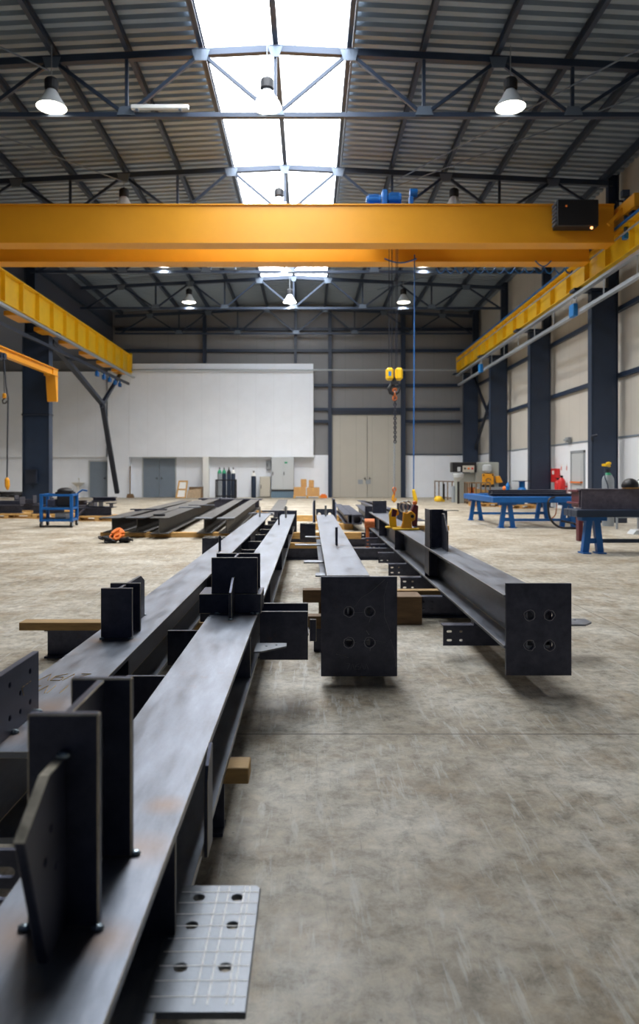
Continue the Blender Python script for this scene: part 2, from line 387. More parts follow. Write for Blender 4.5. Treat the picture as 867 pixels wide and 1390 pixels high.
# doors
def leaf_door(name, px0, px1, top, y, leaves, mt, fm):
    x0, x1 = XP(px0,y), XP(px1,y); wd = (x1-x0)/leaves
    fr = MB().box(x0-.06,x0,y-.05,y+.02,0,top+.06).box(x1,x1+.06,y-.05,y+.02,0,top+.06).box(x0,x1,y-.05,y+.02,top,top+.06)
    o = struct(name, fr, fm)
    for k in range(leaves):
        l = obj('door_leaf', MB().box(x0+k*wd+.012, x0+(k+1)*wd-.012, y-.04, y, .01, top-.01), mt, o)
        hx = x0+(k+1)*wd-.12 if k == 0 else x0+k*wd+.12
        obj('door_handle', MB().box(hx-.015,hx+.015,y-.075,y-.04,1.0,1.15).box(hx-.015,hx+.10*(-1 if k==0 else 1),y-.09,y-.07,1.06,1.085), M['black'], l)
    return o
leaf_door('door_1', 122, 146, 2.02, 40.08, 1, M['greydoor'], M['grey'])
leaf_door('door_2', 194.5, 238, 2.2, 40.08, 2, M['greydoor'], M['grey'])
o = leaf_door('door_3', 451, 545.5, 4.63, 40.0, 2, M['beige'], M['grey2'])
obj('door_track', MB().box(XP(450,40),XP(547,40),39.85,39.98,4.66,4.86), M['navy_dk'], o)
for px in (489,499.5):
    obj('grille', MB().box(XP(px,40)-.14,XP(px,40)+.14,39.93,39.96,.75,1.0), M['grey2'], o)
# right-wall door
o = struct('door_4', MB().box(XR-.06,XR-.02,24.45,24.55,0,2.1).box(XR-.06,XR-.02,25.65,25.75,0,2.1).box(XR-.06,XR-.02,24.45,25.75,2.03,2.12), M['grey2'])
l = obj('door_leaf', MB().box(XR-.05,XR-.021,24.56,25.64,.02,2.02).box(XR-.06,XR-.05,24.75,25.45,.25,1.8), M['grey'], o)
obj('panic_bar', MB().bar((XR-.12,24.62,1.0),(XR-.12,25.58,1.0),.04,.05).box(XR-.12,XR-.05,24.62,24.66,.97,1.03).box(XR-.12,XR-.05,25.54,25.58,.97,1.03), M['orange'], l)

# ================================================================ STEEL FRAME
TR = [15.6, 21.6, 27.6, 33.6, 39.6]
tname = ['nearest roof truss, spanning just above the front row of round lamps', 'second roof truss from the front, just above the yellow crane bridge',
         'roof truss seen directly under the crane bridge, behind it', 'roof truss in front of the end of the skylight strip', 'rearmost roof truss close against the back gable wall']
ZB = 9.12
def ztop(x): return RIDGE-.38-abs(x-CX)*SL
for y, lab in zip(TR, tname):
    t = thing('roof_truss', 'navy steel ' + lab, 'roof truss', (CX, y, ZB), 'roof trusses across the hall')
    for s in (-1, 1):
        xe = XL+.3 if s < 0 else XR-.3
        obj('top_chord', MB().bar((CX,y,ztop(CX)),(xe,y,ztop(xe)),.14,.15), M['truss'], t)
    obj('bottom_chord', MB().bar((XL+.3,y,ZB),(XR-.3,y,ZB),.12,.10), M['truss'], t)
    top = [CX+s*k for s in (-1,1) for k in (1.62,4.87,8.12)]; bot = [CX+k for k in (-9.75,-6.5,-3.25,0,3.25,6.5,9.75)]
    for x in bot[1:-1]:
        obj('vertical_strut', MB().bar((x,y,ZB),(x,y,ztop(x)),.07,.07), M['truss'], t)
        obj('gusset_plate', MB().prism([(x-.2,ZB-.02),(x+.2,ZB-.02),(x+.13,ZB+.17),(x-.13,ZB+.17)],'y',y-.085,y-.065), M['gusset'], t)
    for x in top:
        for b in bot:
            if abs(abs(x-b)-1.625) < .05:
                bx = max(XL+.35, min(XR-.35, b))
                obj('diagonal_strut', MB().bar((x,y,ztop(x)),(bx,y,ZB),.07,.075), M['truss'], t)
        obj('gusset_plate', MB().prism([(x-.2,ztop(x)+.04),(x+.2,ztop(x)+.04),(x+.13,ztop(x)-.2),(x-.13,ztop(x)-.2)],'y',y-.085,y-.065), M['gusset'], t)
    obj('gusset_plate', MB().prism([(CX-.16,ztop(CX)+.03),(CX+.16,ztop(CX)+.03),(CX+.08,ztop(CX)-.2),(CX-.08,ztop(CX)-.2)],'y',y-.085,y-.065), M['gusset'], t)
plab = {0:'ridge purlin running down the middle of the skylight strip'}
ordn = ['first','second','third','fourth','fifth','sixth']
for s in (-1, 1):
    for k in range(1, 7): plab[s*k] = '%s roof purlin %s of the skylight strip' % (ordn[k-1], 'left' if s < 0 else 'right')
for k in range(-6, 7):
    x = CX+k*1.625; zt = RIDGE-abs(x-CX)*SL-.03
    if k == 0: mb = MB().ibeam('y', Y0, YB-.05, x-.06, x+.06, zt-.24, zt-.01, .02, .02)
    else: mb = MB().ibeam('y', Y0, YB-.05, x-.05, x+.05, zt-.22, zt, .016, .016)
    tag(obj('purlin', mb, M['truss'], base=(x,Y0,zt-.22)), 'navy steel ' + plab[k], 'purlin', 'roof purlins')
# wind bracing rods in the roof plane
for (x0,y0,x1,y1,where) in ((4.0,9.6,8.6,15.6,'upper right corner, leaning inward'),(8.6,9.6,2.6,21.4,'right roof slope above the right front lamp'),(2.6,21.6,8.6,15.7,'right roof slope behind the front truss'),
                       (-10.2,9.6,-5.7,15.6,'left roof slope in front of the front truss'),(-10.2,15.7,-5.6,21.5,'left roof slope behind the front truss'),(3.2,33.6,8.8,27.7,'right roof slope behind the crane bridge')):
    z0 = ZB+.12 if y1 > 20 and x0 > 8 else 10.0
    tag(obj('bracing_rod', MB().tube([(x0,y0,z0),(x1,y1,10.1)], .018, 6), M['gusset'], base=(x0,y0,z0)), 'thin steel bracing rod on the '+where, 'bracing rod', 'roof bracing rods')

# columns
for y, lab in ((21.6,'nearest navy steel column on the right wall, behind the gas bottle'),(27.6,'second navy steel column on the right wall, beside the red fire cabinets'),
               (33.6,'third navy steel column on the right wall, behind the yellow and grey machine'),(39.4,'farthest navy steel column in the right back corner')):
    t = thing('crane_column', lab, 'column', (8.9,y,0), 'crane columns along the right wall')
    obj('column_shaft', MB().ibeam('z', .03, 6.80, 8.49, 9.29, y-.15, y+.15, .025, .02, hor=True).box(8.53,9.25,y-.13,y-.11,.05,6.78), M['navy'], t, bev=.004)
    obj('base_plate', MB().box(8.4,9.38,y-.22,y+.22,0,.03), M['navy'], t)
    obj('upper_shaft', MB().ibeam('z', 6.80, 10.35, 9.02, 9.34, y-.1, y+.1, .02, .014, hor=True), M['navy'], t)
    obj('corbel_plate', MB().box(7.95,9.32,y-.2,y+.2,6.80,6.88), M['navy'], t)
t = thing('crane_column', 'broad navy steel column at the left, behind the blue trolley', 'column', (-10.5,27.6,0))
obj('column_shaft', MB().ibeam('z', .03, 6.70, -11.05, -10.02, 27.4, 27.8, .025, .02, hor=True).box(-11.02,-10.05,27.44,27.46,.05,6.68), M['navy'], t, bev=.004)
obj('base_plate', MB().box(-11.09,-9.95,27.3,27.9,0,.03), M['navy'], t)
obj('upper_shaft', MB().ibeam('z', 6.70, 10.4, -11.0, -10.6, 27.5, 27.7, .02, .014, hor=True), M['navy'], t)
obj('splice_collar', MB().box(-11.07,-10.0,27.38,27.82,3.55,3.62), M['navy_dk'], t)
obj('corbel_plate', MB().box(-11.05,-9.7,27.38,27.82,6.70,6.76), M['navy'], t)
obj('switch_box', MB().box(-10.85,-10.45,27.22,27.40,.95,1.45).box(-10.88,-10.42,27.18,27.24,1.43,1.47), M['navy_dk'], t)
# Y portal brace
t = thing('portal_brace', 'dark steel Y shaped brace between the left columns', 'brace', (-10.15,34.9,4.75))
j = (-10.15,34.9,4.75)
for p, wd in (((-10.15,28.0,6.5),.22),((-10.15,38.6,6.9),.16),((-10.15,37.6,.32),.22)):
    obj('brace_member', MB().bar(j,p,wd,wd*.8), M['navy_dk'], t)
obj('node_plate', MB().box(-10.22,-10.08,34.7,35.15,4.55,4.9), M['navy_dk'], t)

# wind posts and girts of the back wall
def tagged(name, mb, m_, base, lab, cat, grp=None, **k): return tag(obj(name, mb, m_, base=base, **k), lab, cat, grp)
for px, z0, z1, wd, lab in ((278,7.5,10.5,.2,'thin navy post above the left part of the white office block'),(401,7.5,10.7,.16,'thin navy post above the right end of the white office block'),
                      (447.5,0,10.6,.2,'navy wall post along the left edge of the tall beige door'),(546.5,0,10.4,.26,'navy wall post along the right edge of the tall beige door')):
    x = XP(px,39.95)
    tagged('wall_post', MB().ibeam('z',z0,z1,x-wd/2,x+wd/2,39.72,39.94 if z0 else 39.83,.02,.02,hor=True).box(x-wd/2+.02,x+wd/2-.02,39.8,39.82,z0,z1), M['navy'], (x,39.8,z0), lab, 'wall post', 'posts on the back wall')
xa, xb = .25, 8.45
for py, x0, x1, lab in ((447,-10.9,9.3,'highest girt on the back gable, just under the truss'),(476,-10.9,9.3,'girt crossing the back gable above the white office block'),
                  (523,xa,xb,'girt right of the white block, level with the hanging hook'),(555.5,xa,xb,'girt level with the top of the tall beige door'),(572,XP(549,40),xb,'lowest girt right of the tall beige door')):
    z = ZP(py,40)
    tagged('wall_girt', MB().box(x0,x1,39.96 if py != 555.5 else 40.03,YB-.01,z-.08,z+.08), M['navy'], (x0,40,z-.08), 'navy steel '+lab, 'girt', 'girts on the back wall')
z = ZP(572,40); tagged('wall_girt', MB().box(xa,XP(446,40),39.96,YB-.01,z-.08,z+.08), M['navy'], (xa,40,z-.08), 'short navy girt between white block and tall beige door, lower one', 'girt', 'girts on the back wall')
tagged('service_pipe', MB().tube([(XP(175,39.3),39.35,7.06),(8.3,39.35,7.06)], .05, 8), M['conduit'], (0,39.35,7.0), 'long galvanised pipe crossing the back wall along the white block', 'pipe')
# right wall girts
for z, lab in ((4.28,'lower'),(6.29,'middle'),(8.4,'upper')):
    tagged('wall_girt', MB().box(XR-.12,XR-.001,12,YB-.3,z-.07,z+.07), M['navy'], (XR-.1,12,z-.07), 'navy steel %s girt along the beige right wall' % lab, 'girt', 'girts along the right wall')
for z, lab in ((8.5,'lower'),(9.6,'upper')):
    tagged('wall_girt', MB().box(XL+.001,XL+.12,12,YB-.7,z-.07,z+.07), M['navy'], (XL+.1,12,z-.07), 'navy steel %s girt on the dark cladding above the left runway' % lab, 'girt', 'girts above the left runway')
t = thing('cross_brace', 'dark steel X bracing on right wall between the two rearmost columns', 'brace', (9.1,36.5,0))
obj('brace_member', MB().bar((9.05,33.8,2.7),(9.05,39.2,6.6),.12,.1), M['navy_dk'], t); obj('brace_member', MB().bar((9.12,33.8,6.6),(9.12,39.2,2.7),.12,.1), M['navy_dk'], t)
tagged('downpipe', MB().tube([(9.36,27.95,.4),(9.36,27.95,6.25)], .06, 10).box(9.28,9.47,27.85,28.05,6.2,6.3), M['navy'], (9.36,27.95,.4), 'dark downpipe on the right wall beside the second column', 'pipe')

# ================================================================ CRANE
# runways
def runway(side):
    if side == 'l': X, zb, zt, y1, sgn = -9.95, 6.80, 7.85, 39.3, 1
    else: X, zb, zt, y1, sgn = 8.25, 6.92, 7.72, 39.3, -1
    t = thing('crane_runway', 'yellow steel crane runway girder along the %s side of the hall' % ('left' if side=='l' else 'right'), 'crane runway', (X,8,zb), 'crane runways')
    obj('runway_girder', MB().ibeam('y', 8, y1, X-.16, X+.16, zb, zt, .03, .02), M['yellow2'], t)
    k0 = 22.96-1.45*10 if side == 'l' else 19.55-1.48*7
    k = 0
    while True:
        y = k0+k*(1.45 if side=='l' else 1.48); k += 1
        if y > y1-.3: break
        obj('stiffener', MB().box(X+.01*sgn, X+.15*sgn, y-.015, y+.015, zb+.03, zt-.03).box(X-.01*sgn, X-.15*sgn, y-.015, y+.015, zb+.03, zt-.03), M['yellow2'], t)
    obj('end_stop', MB().box(X-.14,X+.14,y1-.05,y1+.15,zb+.1,zt+.12), M['yellow2'], t)
    obj('rail', MB().box(X-.035,X+.035,8,y1-.1,zt,zt+.07), M['blue'] if side=='r' else M['navy_dk'], t)
    if side == 'r':
        obj('power_rail', MB().box(X-.19,X-.16,8,y1-.2,zt-.28,zt-.24), M['grey2'], t)
        obj('blue_cable_rail', MB().box(X-.2,X-.15,8,y1-.2,zt+.0,zt+.06), M['blue'], t)
    else:
        for q in range(6): obj('bearing_bracket', MB().box(X-.35,X+.12,24.0+q*2.6,25.2+q*2.6,zb-.16,zb-.01), M['yellow'], t)
    return t
runway('l'); runway('r')
tagged('cable_duct', MB().box(7.99,8.14,9,39,6.66,6.74), M['conduit'], (8.06,9,6.66), 'galvanised cable duct directly under the right yellow runway', 'cable duct')
t = thing('cable_tray', 'galvanised cable tray on drop hangers below the right runway', 'cable tray', (8.06,9,6.1))
obj('tray', MB().box(8.0,8.12,9,38.5,6.08,6.18), M['conduit'], t)
for k in range(14): obj('hanger', MB().box(8.05,8.07,11.5+2*k,11.54+2*k,6.18,6.66), M['conduit'], t)
tagged('cable_duct', MB().box(-9.80,-9.68,12,39.6,6.62,6.70), M['conduit'], (-9.74,12,6.62), 'grey cable duct directly under the left yellow runway', 'cable duct')
tagged('track_beam', MB().bar((-9.9,22,6.1),(-9.9,39,6.25),.1,.12), M['navy_dk'], (-9.9,22,6.1), 'dark track beam below the left runway near the back', 'track beam')
for k, y in enumerate((33.2,34.3,35.3,36.3,37.2)):
    tagged('festoon_carrier', MB().box(-9.96,-9.84,y-.14,y+.14,5.86,6.06).box(-9.93,-9.87,y-.04,y+.04,6.05,6.17), M['blue'], (-9.9,y,5.86), 'small dark blue carrier, %s on the track below the left runway' % ['nearest','second','third','fourth','farthest'][k], 'cable carrier', 'cable carriers below the left runway')
for y, lab in ((21.4,'nearer bright blue carrier box hanging below right runway'),(33.0,'farther bright blue carrier box hanging below right runway')):
    t = thing('festoon_carrier', lab, 'cable carrier', (8.0,y,6.2), 'blue carriers below the right runway')
    obj('carrier_body', MB().box(7.85,7.998,y-.18,y+.18,6.0,6.38), M['blue_lt'], t, bev=.02)
    obj('cable_loop', MB().tube([(8.0,y+.1+.35*math.sin(a),6.4+.22*math.sin(2*a+.5)) for a in [i*.4 for i in range(9)]], .015, 6), M['grey'], t)

# bridge crane
G1, G2, GZ0, GZ1 = 18.7, 20.35, 7.36, 8.37
t = thing('bridge_crane', 'yellow double girder overhead crane spanning the whole hall', 'overhead crane', (CX,19.6,GZ0))
for y in (G1, G2):
    obj('bridge_girder', MB().box(-9.75,8.0,y+.03,y+.45,GZ0+.03,GZ1-.03).box(-9.75,8.0,y-.02,y+.50,GZ0-.02,GZ0+.03).box(-9.75,8.0,y-.02,y+.50,GZ1-.03,GZ1), M['yellow'], t)
for s, X in ((-1,-9.95),(1,8.25)):
    e = obj('end_truck', MB().box(X-.14,X+.14,17.8,21.8,GZ0+.62,GZ0+.95), M['yellow'], t)
    obj('wheel', MB().tube([(X-.06,18.2,8.03),(X+.06,18.2,8.03)], .13, 16), M['navy_dk'], e)
    obj('wheel', MB().tube([(X-.06,21.4,8.03),(X+.06,21.4,8.03)], .13, 16), M['navy_dk'], e)
cb = obj('control_cabinet', MB().box(XP(756,18.3),XP(812,18.3),18.28,18.66,ZP(307,18.3),ZP(271,18.3)), M['black'], t, bev=.015)
cx0, cx1 = XP(756,18.3), XP(812,18.3)
vm = MB()
for k in range(6): vm.box(cx0-.03, cx0-.001, 18.33, 18.62, 7.72+k*.1, 7.78+k*.1)
obj('vent', vm, M['gusset'], cb)
obj('warning_lamp', MB().ball((XP(804,18.2),18.26,ZP(307,18.2)-.02),.035), mat('amber_glow',(1,.4,.1),.4,emit=(1,.4,.15),estr=3), cb)
obj('indicator', MB().ball((XP(770,18.2),18.275,ZP(278,18.2)),.03), M['orange'], cb)
obj('diagonal_brace', MB().bar(W(825,305,18.5),W(845,284,18.5),.06,.09), M['yellow'], t)
m1 = MB().tube([W(849,270,18.5),W(849,324,18.5)], .05, 8).box(XP(847,18.4)-.05,XP(850,18.4)+.08,18.38,18.52,8.45,8.62)
obj('bumper_post', m1, M['truss'], t); obj('buffer', MB().box(XP(846,18.4),XP(852,18.4),18.35,18.5,ZP(326,18.5),ZP(318,18.5)), M['blue_lt'], t)
rl = MB()
for px in (838,845,852,859,866): rl.bar(W(px,272,18.9),W(px,300,18.9),.03,.03)
rl.bar(W(836,273,18.9),W(880,273,18.9),.04,.04).bar(W(836,286,18.9),W(880,286,18.9),.04,.04)
obj('guard_rail', rl, M['navy_dk'], t)
# festoon cables under the rear girder
fm = MB(); pts = []
for k in range(14):
    x0 = 3.7+k*.29
    pts += [(x0+.29*q/6, 20.9, 7.33-.16*math.sin(PI*q/6)) for q in range(6)]
fm.tube(pts, .022, 6); obj('festoon_cable', fm, M['blue'], t)
obj('festoon_cable', MB().tube([(6.4+.45*q/8, 20.2, 7.33-.16*math.sin(PI*q/8)) for q in range(9)], .02, 6), M['blue'], t)
obj('festoon_cable', MB().tube([(2.1+.9*q/8, 20.0, 7.33-.12*math.sin(PI*q/8)) for q in range(9)], .02, 6), M['blue'], t)
# trolley hoist on the girders
h = thing('hoist_trolley', 'blue motor hoist trolley standing on top of the yellow crane bridge', 'hoist', (2.3,19.6,GZ1))
hy = 19.2
obj('trolley_frame', MB().box(1.45,3.0,18.85,20.75,GZ1+.02,GZ1+.07), M['blue'], h)
def motor(px0, px1, py0, py1, fins, nm):
    x0, x1 = XP(px0,hy), XP(px1,hy); z0, z1 = ZP(py1,hy), ZP(py0,hy); r = (z1-z0)/2; zc = (z0+z1)/2
    mb = MB().tube([(x0,hy,zc),(x0+.04,hy,zc),(x0+.05,hy,zc),(x1-.05,hy,zc),(x1-.04,hy,zc),(x1,hy,zc)], [r*.7,r*.7,r*.9,r*.9,r,r], 14)
    for k in range(fins):
        a = PI*k/fins; 
        mb.bar((x0+.06,hy+r*1.04*math.cos(a),zc+r*1.04*math.sin(a)),(x1-.06,hy+r*1.04*math.cos(a),zc+r*1.04*math.sin(a)),.012,.03)
    return obj(nm, mb, M['blue'], h)
motor(497,517,265,277,5,'motor'); motor(525,544,262.5,277,6,'motor')
obj('gearbox', MB().box(XP(518,hy),XP(526,hy),hy-.12,hy+.12,GZ1+.05,ZP(259,hy)), M['blue'], h, bev=.03)
obj('motor_mount', MB().box(XP(555,hy),XP(560,hy),hy-.1,hy+.1,GZ1+.05,ZP(268,hy)), M['blue'], h)
obj('brake_drum', MB().tube([(XP(556,hy),hy,ZP(262,hy)),(XP(566,hy),hy,ZP(262,hy))], .11, 14), M['blue'], h)
for px in (528.5, 532.5, 538.5, 540.5):
    obj('wire_rope', MB().tube([(XP(px,19.5),19.6,GZ1+.05),(XP(528+ (px-528)*.9,19.5),19.6,ZP(500,19.5))], .010, 5), M['navy_dk'], h)
# hook block
hb = thing('hook_block', 'yellow twin sheave hook block with black crane hook, hanging mid air', 'hook block', W(535,510,19.6))
for px in (528.5, 541):
    c = W(px, 508, 19.6)
    s_ = obj('sheave_cover', MB().box(c[0]-.10,c[0]+.10,c[1]-.13,c[1]+.13,c[2]-.17,c[2]+.17), M['yellow2'], hb, bev=.05)
obj('label_plate', MB().box(XP(528.5,19.6)-.04,XP(528.5,19.6)+.03,19.455,19.468,ZP(508,19.6)-.06,ZP(508,19.6)+.06), M['blue_lt'], hb)
c = Vector(W(535,525,19.6))
obj('swivel', MB().tube([c+Vector((0,0,.26)),c+Vector((0,0,.08))],.05,10).box(c.x-.1,c.x+.1,19.52,19.68,c.z+.05,c.z+.14), M['black'], hb)
hk = [c+Vector((.0,0,.08)),c+Vector((-.09,0,.04)),c+Vector((-.14,0,-.05)),c+Vector((-.10,0,-.16)),c+Vector((0,0,-.20)),c+Vector((.10,0,-.15)),c+Vector((.13,0,-.05)),c+Vector((.12,0,.0))]
obj('crane_hook', MB().tube(hk,[.05,.055,.06,.06,.055,.05,.035,.02],10), M['black'], hb, smooth=True)
# chain sling
cs = thing('chain_sling', 'long chain sling hanging from the crane hook nearly to the floor', 'chain sling', W(535.5,533,19.6))
def chain(p0, p1, L, r, m_, par, nm, wmul=.38):
    p0 = Vector(p0); p1 = Vector(p1); n = int((p1-p0).length/(L*.72)); mb = MB(); d = (p1-p0).normalized()
    sd = [Vector((1,0,0)), Vector((0,1,0))]
    for i in range(n):
        c = p0+(p1-p0)*((i+.5)/n); a = sd[i%2]
        mb.tube([c+d*(L/2-wmul*L*.5*0)*math.cos(t)*1.0+a*L*wmul*math.sin(t) for t in [2*PI*k/8 for k in range(8)]], r, 4, closed=True)
    return obj(nm, mb, m_, par)
chain(W(535.5,528,19.6),W(535.5,543,19.6),.13,.025,M['copper'],cs,'master_link')
chain(W(536.0,541,19.6),W(536,601,19.6),.085,.017,M['navy_dk'],cs,'chain')
chain(W(535.2,601,19.6),W(534.8,665,19.6),.065,.010,M['grey2'],cs,'chain')
chain(W(535,662,19.6),W(535,672,19.6),.11,.022,M['copper'],cs,'shackle_link')
c = Vector(W(535,676,19.6))
obj('sling_hook', MB().tube([c+Vector((0,0,.1)),c+Vector((-.03,0,.03)),c+Vector((-.04,0,-.05)),c+Vector((0,0,-.1)),c+Vector((.04,0,-.05)),c+Vector((.035,0,.0))],[.035,.04,.04,.035,.03,.02],8), M['yellow'], cs)
# pendant
pc = thing('pendant_control', 'yellow pendant control on a long blue cable right of the hook', 'pendant control', W(563,665,19.0))
obj('cable', MB().tube([W(562.5,346,20.35),W(562,450,19.5),W(561.6,560,19.2),W(561.2,650,19.0),W(561.0,664,19.0)], .018, 6), M['blue'], pc)
a_, b_ = Vector(W(560.8,664,19.0)), Vector(W(564.4,682,19.0))
obj('handset', MB().tube([a_,a_*.9+b_*.1,a_*.2+b_*.8,b_],[.02,.045,.06,.045],8), M['yellow2'], pc)

# ================================================================ JIB on left column
jz = 5.12; jx = -9.93
j_ = thing('jib_crane', 'yellow jib arm bolted to the broad left column', 'jib crane', (jx,27.4,jz))
jl = [(-9.6,27.1,5.22),(-9.6,20.8,5.22)]
obj('jib_arm', MB().ibeam('y',18.5,27.2,-9.76,-9.58,5.0,5.28,.03,.02), M['yellow'], j_)
obj('wall_bracket', MB().prism([(26.75,5.28),(27.25,5.28),(27.25,4.05),(27.12,4.05),(26.95,5.0),(26.75,5.0)],'x',-9.98,-9.62), M['yellow'], j_)
obj('jib_trolley', MB().box(-9.8,-9.54,22.05,22.45,4.88,5.06).tube([(-9.84,22.25,4.98),(-9.5,22.25,4.98)],.09,10), M['navy'], j_)
h2 = thing('pendant_control', 'yellow pendant control hanging on a dark cable at the left edge', 'pendant control', W(10,660,22.2))
obj('cable', MB().tube([(-9.55,22.25,4.92),(-9.45,22.2,4.0),W(11,540,22.2),W(10,600,22.2),W(9.6,650,22.2)], .022, 6), M['navy_dk'], h2)
a_, b_ = Vector(W(9.4,648,22.2)), Vector(W(10.5,665,22.2)); obj('handset', MB().tube([a_,a_*.8+b_*.2,a_*.3+b_*.7,b_],[.03,.08,.08,.03],8), M['yellow'], h2)
h3 = thing('chain_hoist_hook', 'small yellow and black hook hanging below the left jib arm', 'hook', W(6,541,22.2))
obj('hoist_chain', MB().tube([(-9.56,22.25,4.9),W(6,537,22.2)], .012, 5), M['navy_dk'], h3)
c = Vector(W(6,540,22.2)); obj('hook_head', MB().box(c.x-.05,c.x+.05,c.y-.05,c.y+.05,c.z-.02,c.z+.14), M['yellow'], h3, bev=.02)
obj('hook', MB().tube([c+Vector((0,0,-.02)),c+Vector((-.06,0,-.08)),c+Vector((-.04,0,-.17)),c+Vector((.04,0,-.17)),c+Vector((.07,0,-.1))],.022,8), M['black'], h3)

# ================================================================ LAMPS
lx = [-5.65, -.93, 4.40]
def lamp_proto(x, y):
    z = 9.49
    t = thing('high_bay_lamp', '', 'lamp', (x,y,z), 'high bay lamps')
    obj('shade', MB().lathe([(.05,.02),(.10,0),(.13,-.04),(.19,-.16),(.275,-.28),(.31,-.36),(.325,-.37),(.315,-.375),(.27,-.29),(.18,-.17),(.1,-.05)],(x,y,z),24), M['shade'], t, smooth=True)
    obj('lamp_housing', MB().lathe([(.05,.0),(.13,.0),(.145,.03),(.145,.2),(.12,.24),(.04,.26),(.015,.30)],(x,y,z),16), M['black'], t)
    obj('lens', MB().lathe([(.29,-.345),(.305,-.36),(.22,-.385),(.1,-.40),(.01,-.402)],(x,y,z),24), M['lampglow'], t, smooth=True)
    obj('suspension_rod', MB().tube([(x,y,z+.25),(x,y,RIDGE-abs(x-CX)*SL-.25)],.012,6), M['grey2'], t)
    return t
def add_light(t):
    ld = bpy.data.lights.get('high_bay') or bpy.data.lights.new('high_bay','SPOT')
    ld.energy = LAMP; ld.color = (1,.95,.88); ld.spot_size = math.radians(128); ld.spot_blend = .6; ld.shadow_soft_size = .25
    o = bpy.data.objects.new('bulb_light', ld); C.objects.link(o); o.parent = t; o.location = (0,0,-.43)
rows = [(15.25,'front row of lamps'),(21.7,'second row, peeking over the yellow crane bridge'),(27.5,'third row, just below the yellow crane bridge'),(33.4,'rearmost row of lamps')]
proto = None
for y, rl_ in rows:
    for x, sd in zip(lx, ('left','middle','right')):
        if y < 16: x = x*.977
        if proto is None: t = proto = lamp_proto(x, y)
        else: t = dup(proto, (x, y, 9.49 if y < 16 else 9.72))
        t['label'] = '%s round high bay lamp of the %s' % (sd, rl_)
for x, y, lab in ((-15.6,33.5,'added unseen fill lamp in the side bay, farther one, low under the annex roof'),(-15.6,26.0,'added unseen fill lamp in the side bay, nearer one, low under the annex roof')):
    t = dup(proto, (x, y, 6.95), lab, 'added side bay fill lamps')  # out-of-frame fill lamps, added to brighten the white annex wall
for o in [o for o in C.objects if o.name.startswith('high_bay_lamp') and o.type == 'EMPTY']: add_light(o)
# linear fittings on the trusses
for (px0,px1,py,y,lab) in ((178,256,146,15.45,'long white linear light fitting on the nearest truss, left of skylight'),(281,326,361.5,27.45,'white linear light fitting below the crane bridge, left of skylight')):
    a = W(px0,py,y); b = W(px1,py,y)
    t = thing('linear_light', lab, 'light fitting', (a[0],y,a[2]), 'linear fittings on trusses')
    obj('housing', MB().box(a[0],b[0],y-.05,y+.05,a[2]-.04,a[2]+.05), M['white'], t, bev=.01)
    for q in (.1,.85):
        x = a[0]+(b[0]-a[0])*q; obj('mounting_clip', MB().box(x-.03,x+.03,y-.04,y+.06,ZB+.04,a[2]-.03) if a[2]>ZB+.08 else MB().box(x-.03,x+.03,y-.04,y+.06,a[2]+.02,a[2]+.09), M['gusset'], t)

exec_parts = True
# ================================================================ FOREGROUND STEEL
EDGE = True
ZT = .50; ZF = .25      # top and bottom of the two left beams
MS, MD = M['steel'], M['steel_dark']
def main_beam(label, x0, x1, y0, y1, zb, zt, tf=.018):
    xm = (x0+x1)/2
    t = thing('steel_beam', label, 'steel beam', (xm, y0, zb), 'long steel beams laid down the hall')
    obj('beam_section', MB().ibeam('y', y0, y1, x0, x1, zb, zt, tf, .012), MS, t, bev=.0015)
    return t
def weld(t, pts, r=.006):
    for p in pts: obj('weld_bead', MB().ball(p, r, 1.6, 1.2, .8, 8, 5), M['weld'], t)
def i_stub(t, x0, x1, y0, y1, z0, z1, nm='bracket', tf=.016, mt=None):
    mt = mt or MD
    b = obj(nm, MB().box((x0+x1)/2-.007,(x0+x1)/2+.007,y0+tf,y1-tf,z0,z1), mt, t, bev=.001)
    obj('bracket_flange', MB().box(x0,x1,y0,y0+tf,z0,z1), mt, b, bev=.002); obj('bracket_flange', MB().box(x0,x1,y1-tf,y1,z0,z1), mt, b, bev=.002)
    return b
fx = lambda X: (lambda u,v,w: (X+w, u, v))      # plate in the YZ plane
fy = lambda Y: (lambda u,v,w: (u, Y+w, v))      # plate in the XZ plane
fz = lambda Z: (lambda u,v,w: (u, v, Z+w))      # horizontal plate

# --- beam A (far left)
A = main_beam('leftmost long steel beam with a six-hole plate on its near end', -1.017, -.75, 1.93, 13.9, ZF, ZT)
obj('connection_plate', MB().plate([(1.98,ZT),(2.27,ZT),(2.27,.69),(1.98,.69)], [(2.05,.645,.008),(2.05,.55,.008),(2.125,.60,.007),(2.125,.545,.007),(2.20,.645,.008),(2.20,.55,.008)], .02, fx(-.872), .002), MD, A)
weld(A, [(-.858,2.25,ZT+.004),(-.858,2.07,ZT+.004)], .010)
b = obj('bracket', MB().prism([(3.28,ZT),(3.80,ZT),(3.80,.69),(3.72,.725),(3.28,.725)],'x',-.893,-.879), MD, A, bev=.001)
obj('bracket_flange', MB().box(-.957,-.812,3.265,3.283,ZT,.732), MD, b, bev=.002); obj('bracket_flange', MB().box(-.957,-.812,3.42,3.438,ZT,.732), MD, b, bev=.002)
weld(A, [(-.95,3.26,ZT+.003),(-.82,3.26,ZT+.003),(-.885,3.81,ZT+.003)], .008)
obj('pin', MB().tube([(-.888,7.05,ZT),(-.888,7.05,.65)],.013,8), MD, A)
obj('pin', MB().tube([(-.9,12.9,ZT),(-.9,12.9,.68)],.016,8), M['bare'], A)
i_stub(A, -1.29, -1.03, 8.55, 8.75, .28, .50)
for k in range(4):
    y = 3.0+k*3.1; obj('web_stiffener', MB().box(-.879,-.762,y,y+.012,ZF+.018,ZT-.018), MD, A, bev=.001)
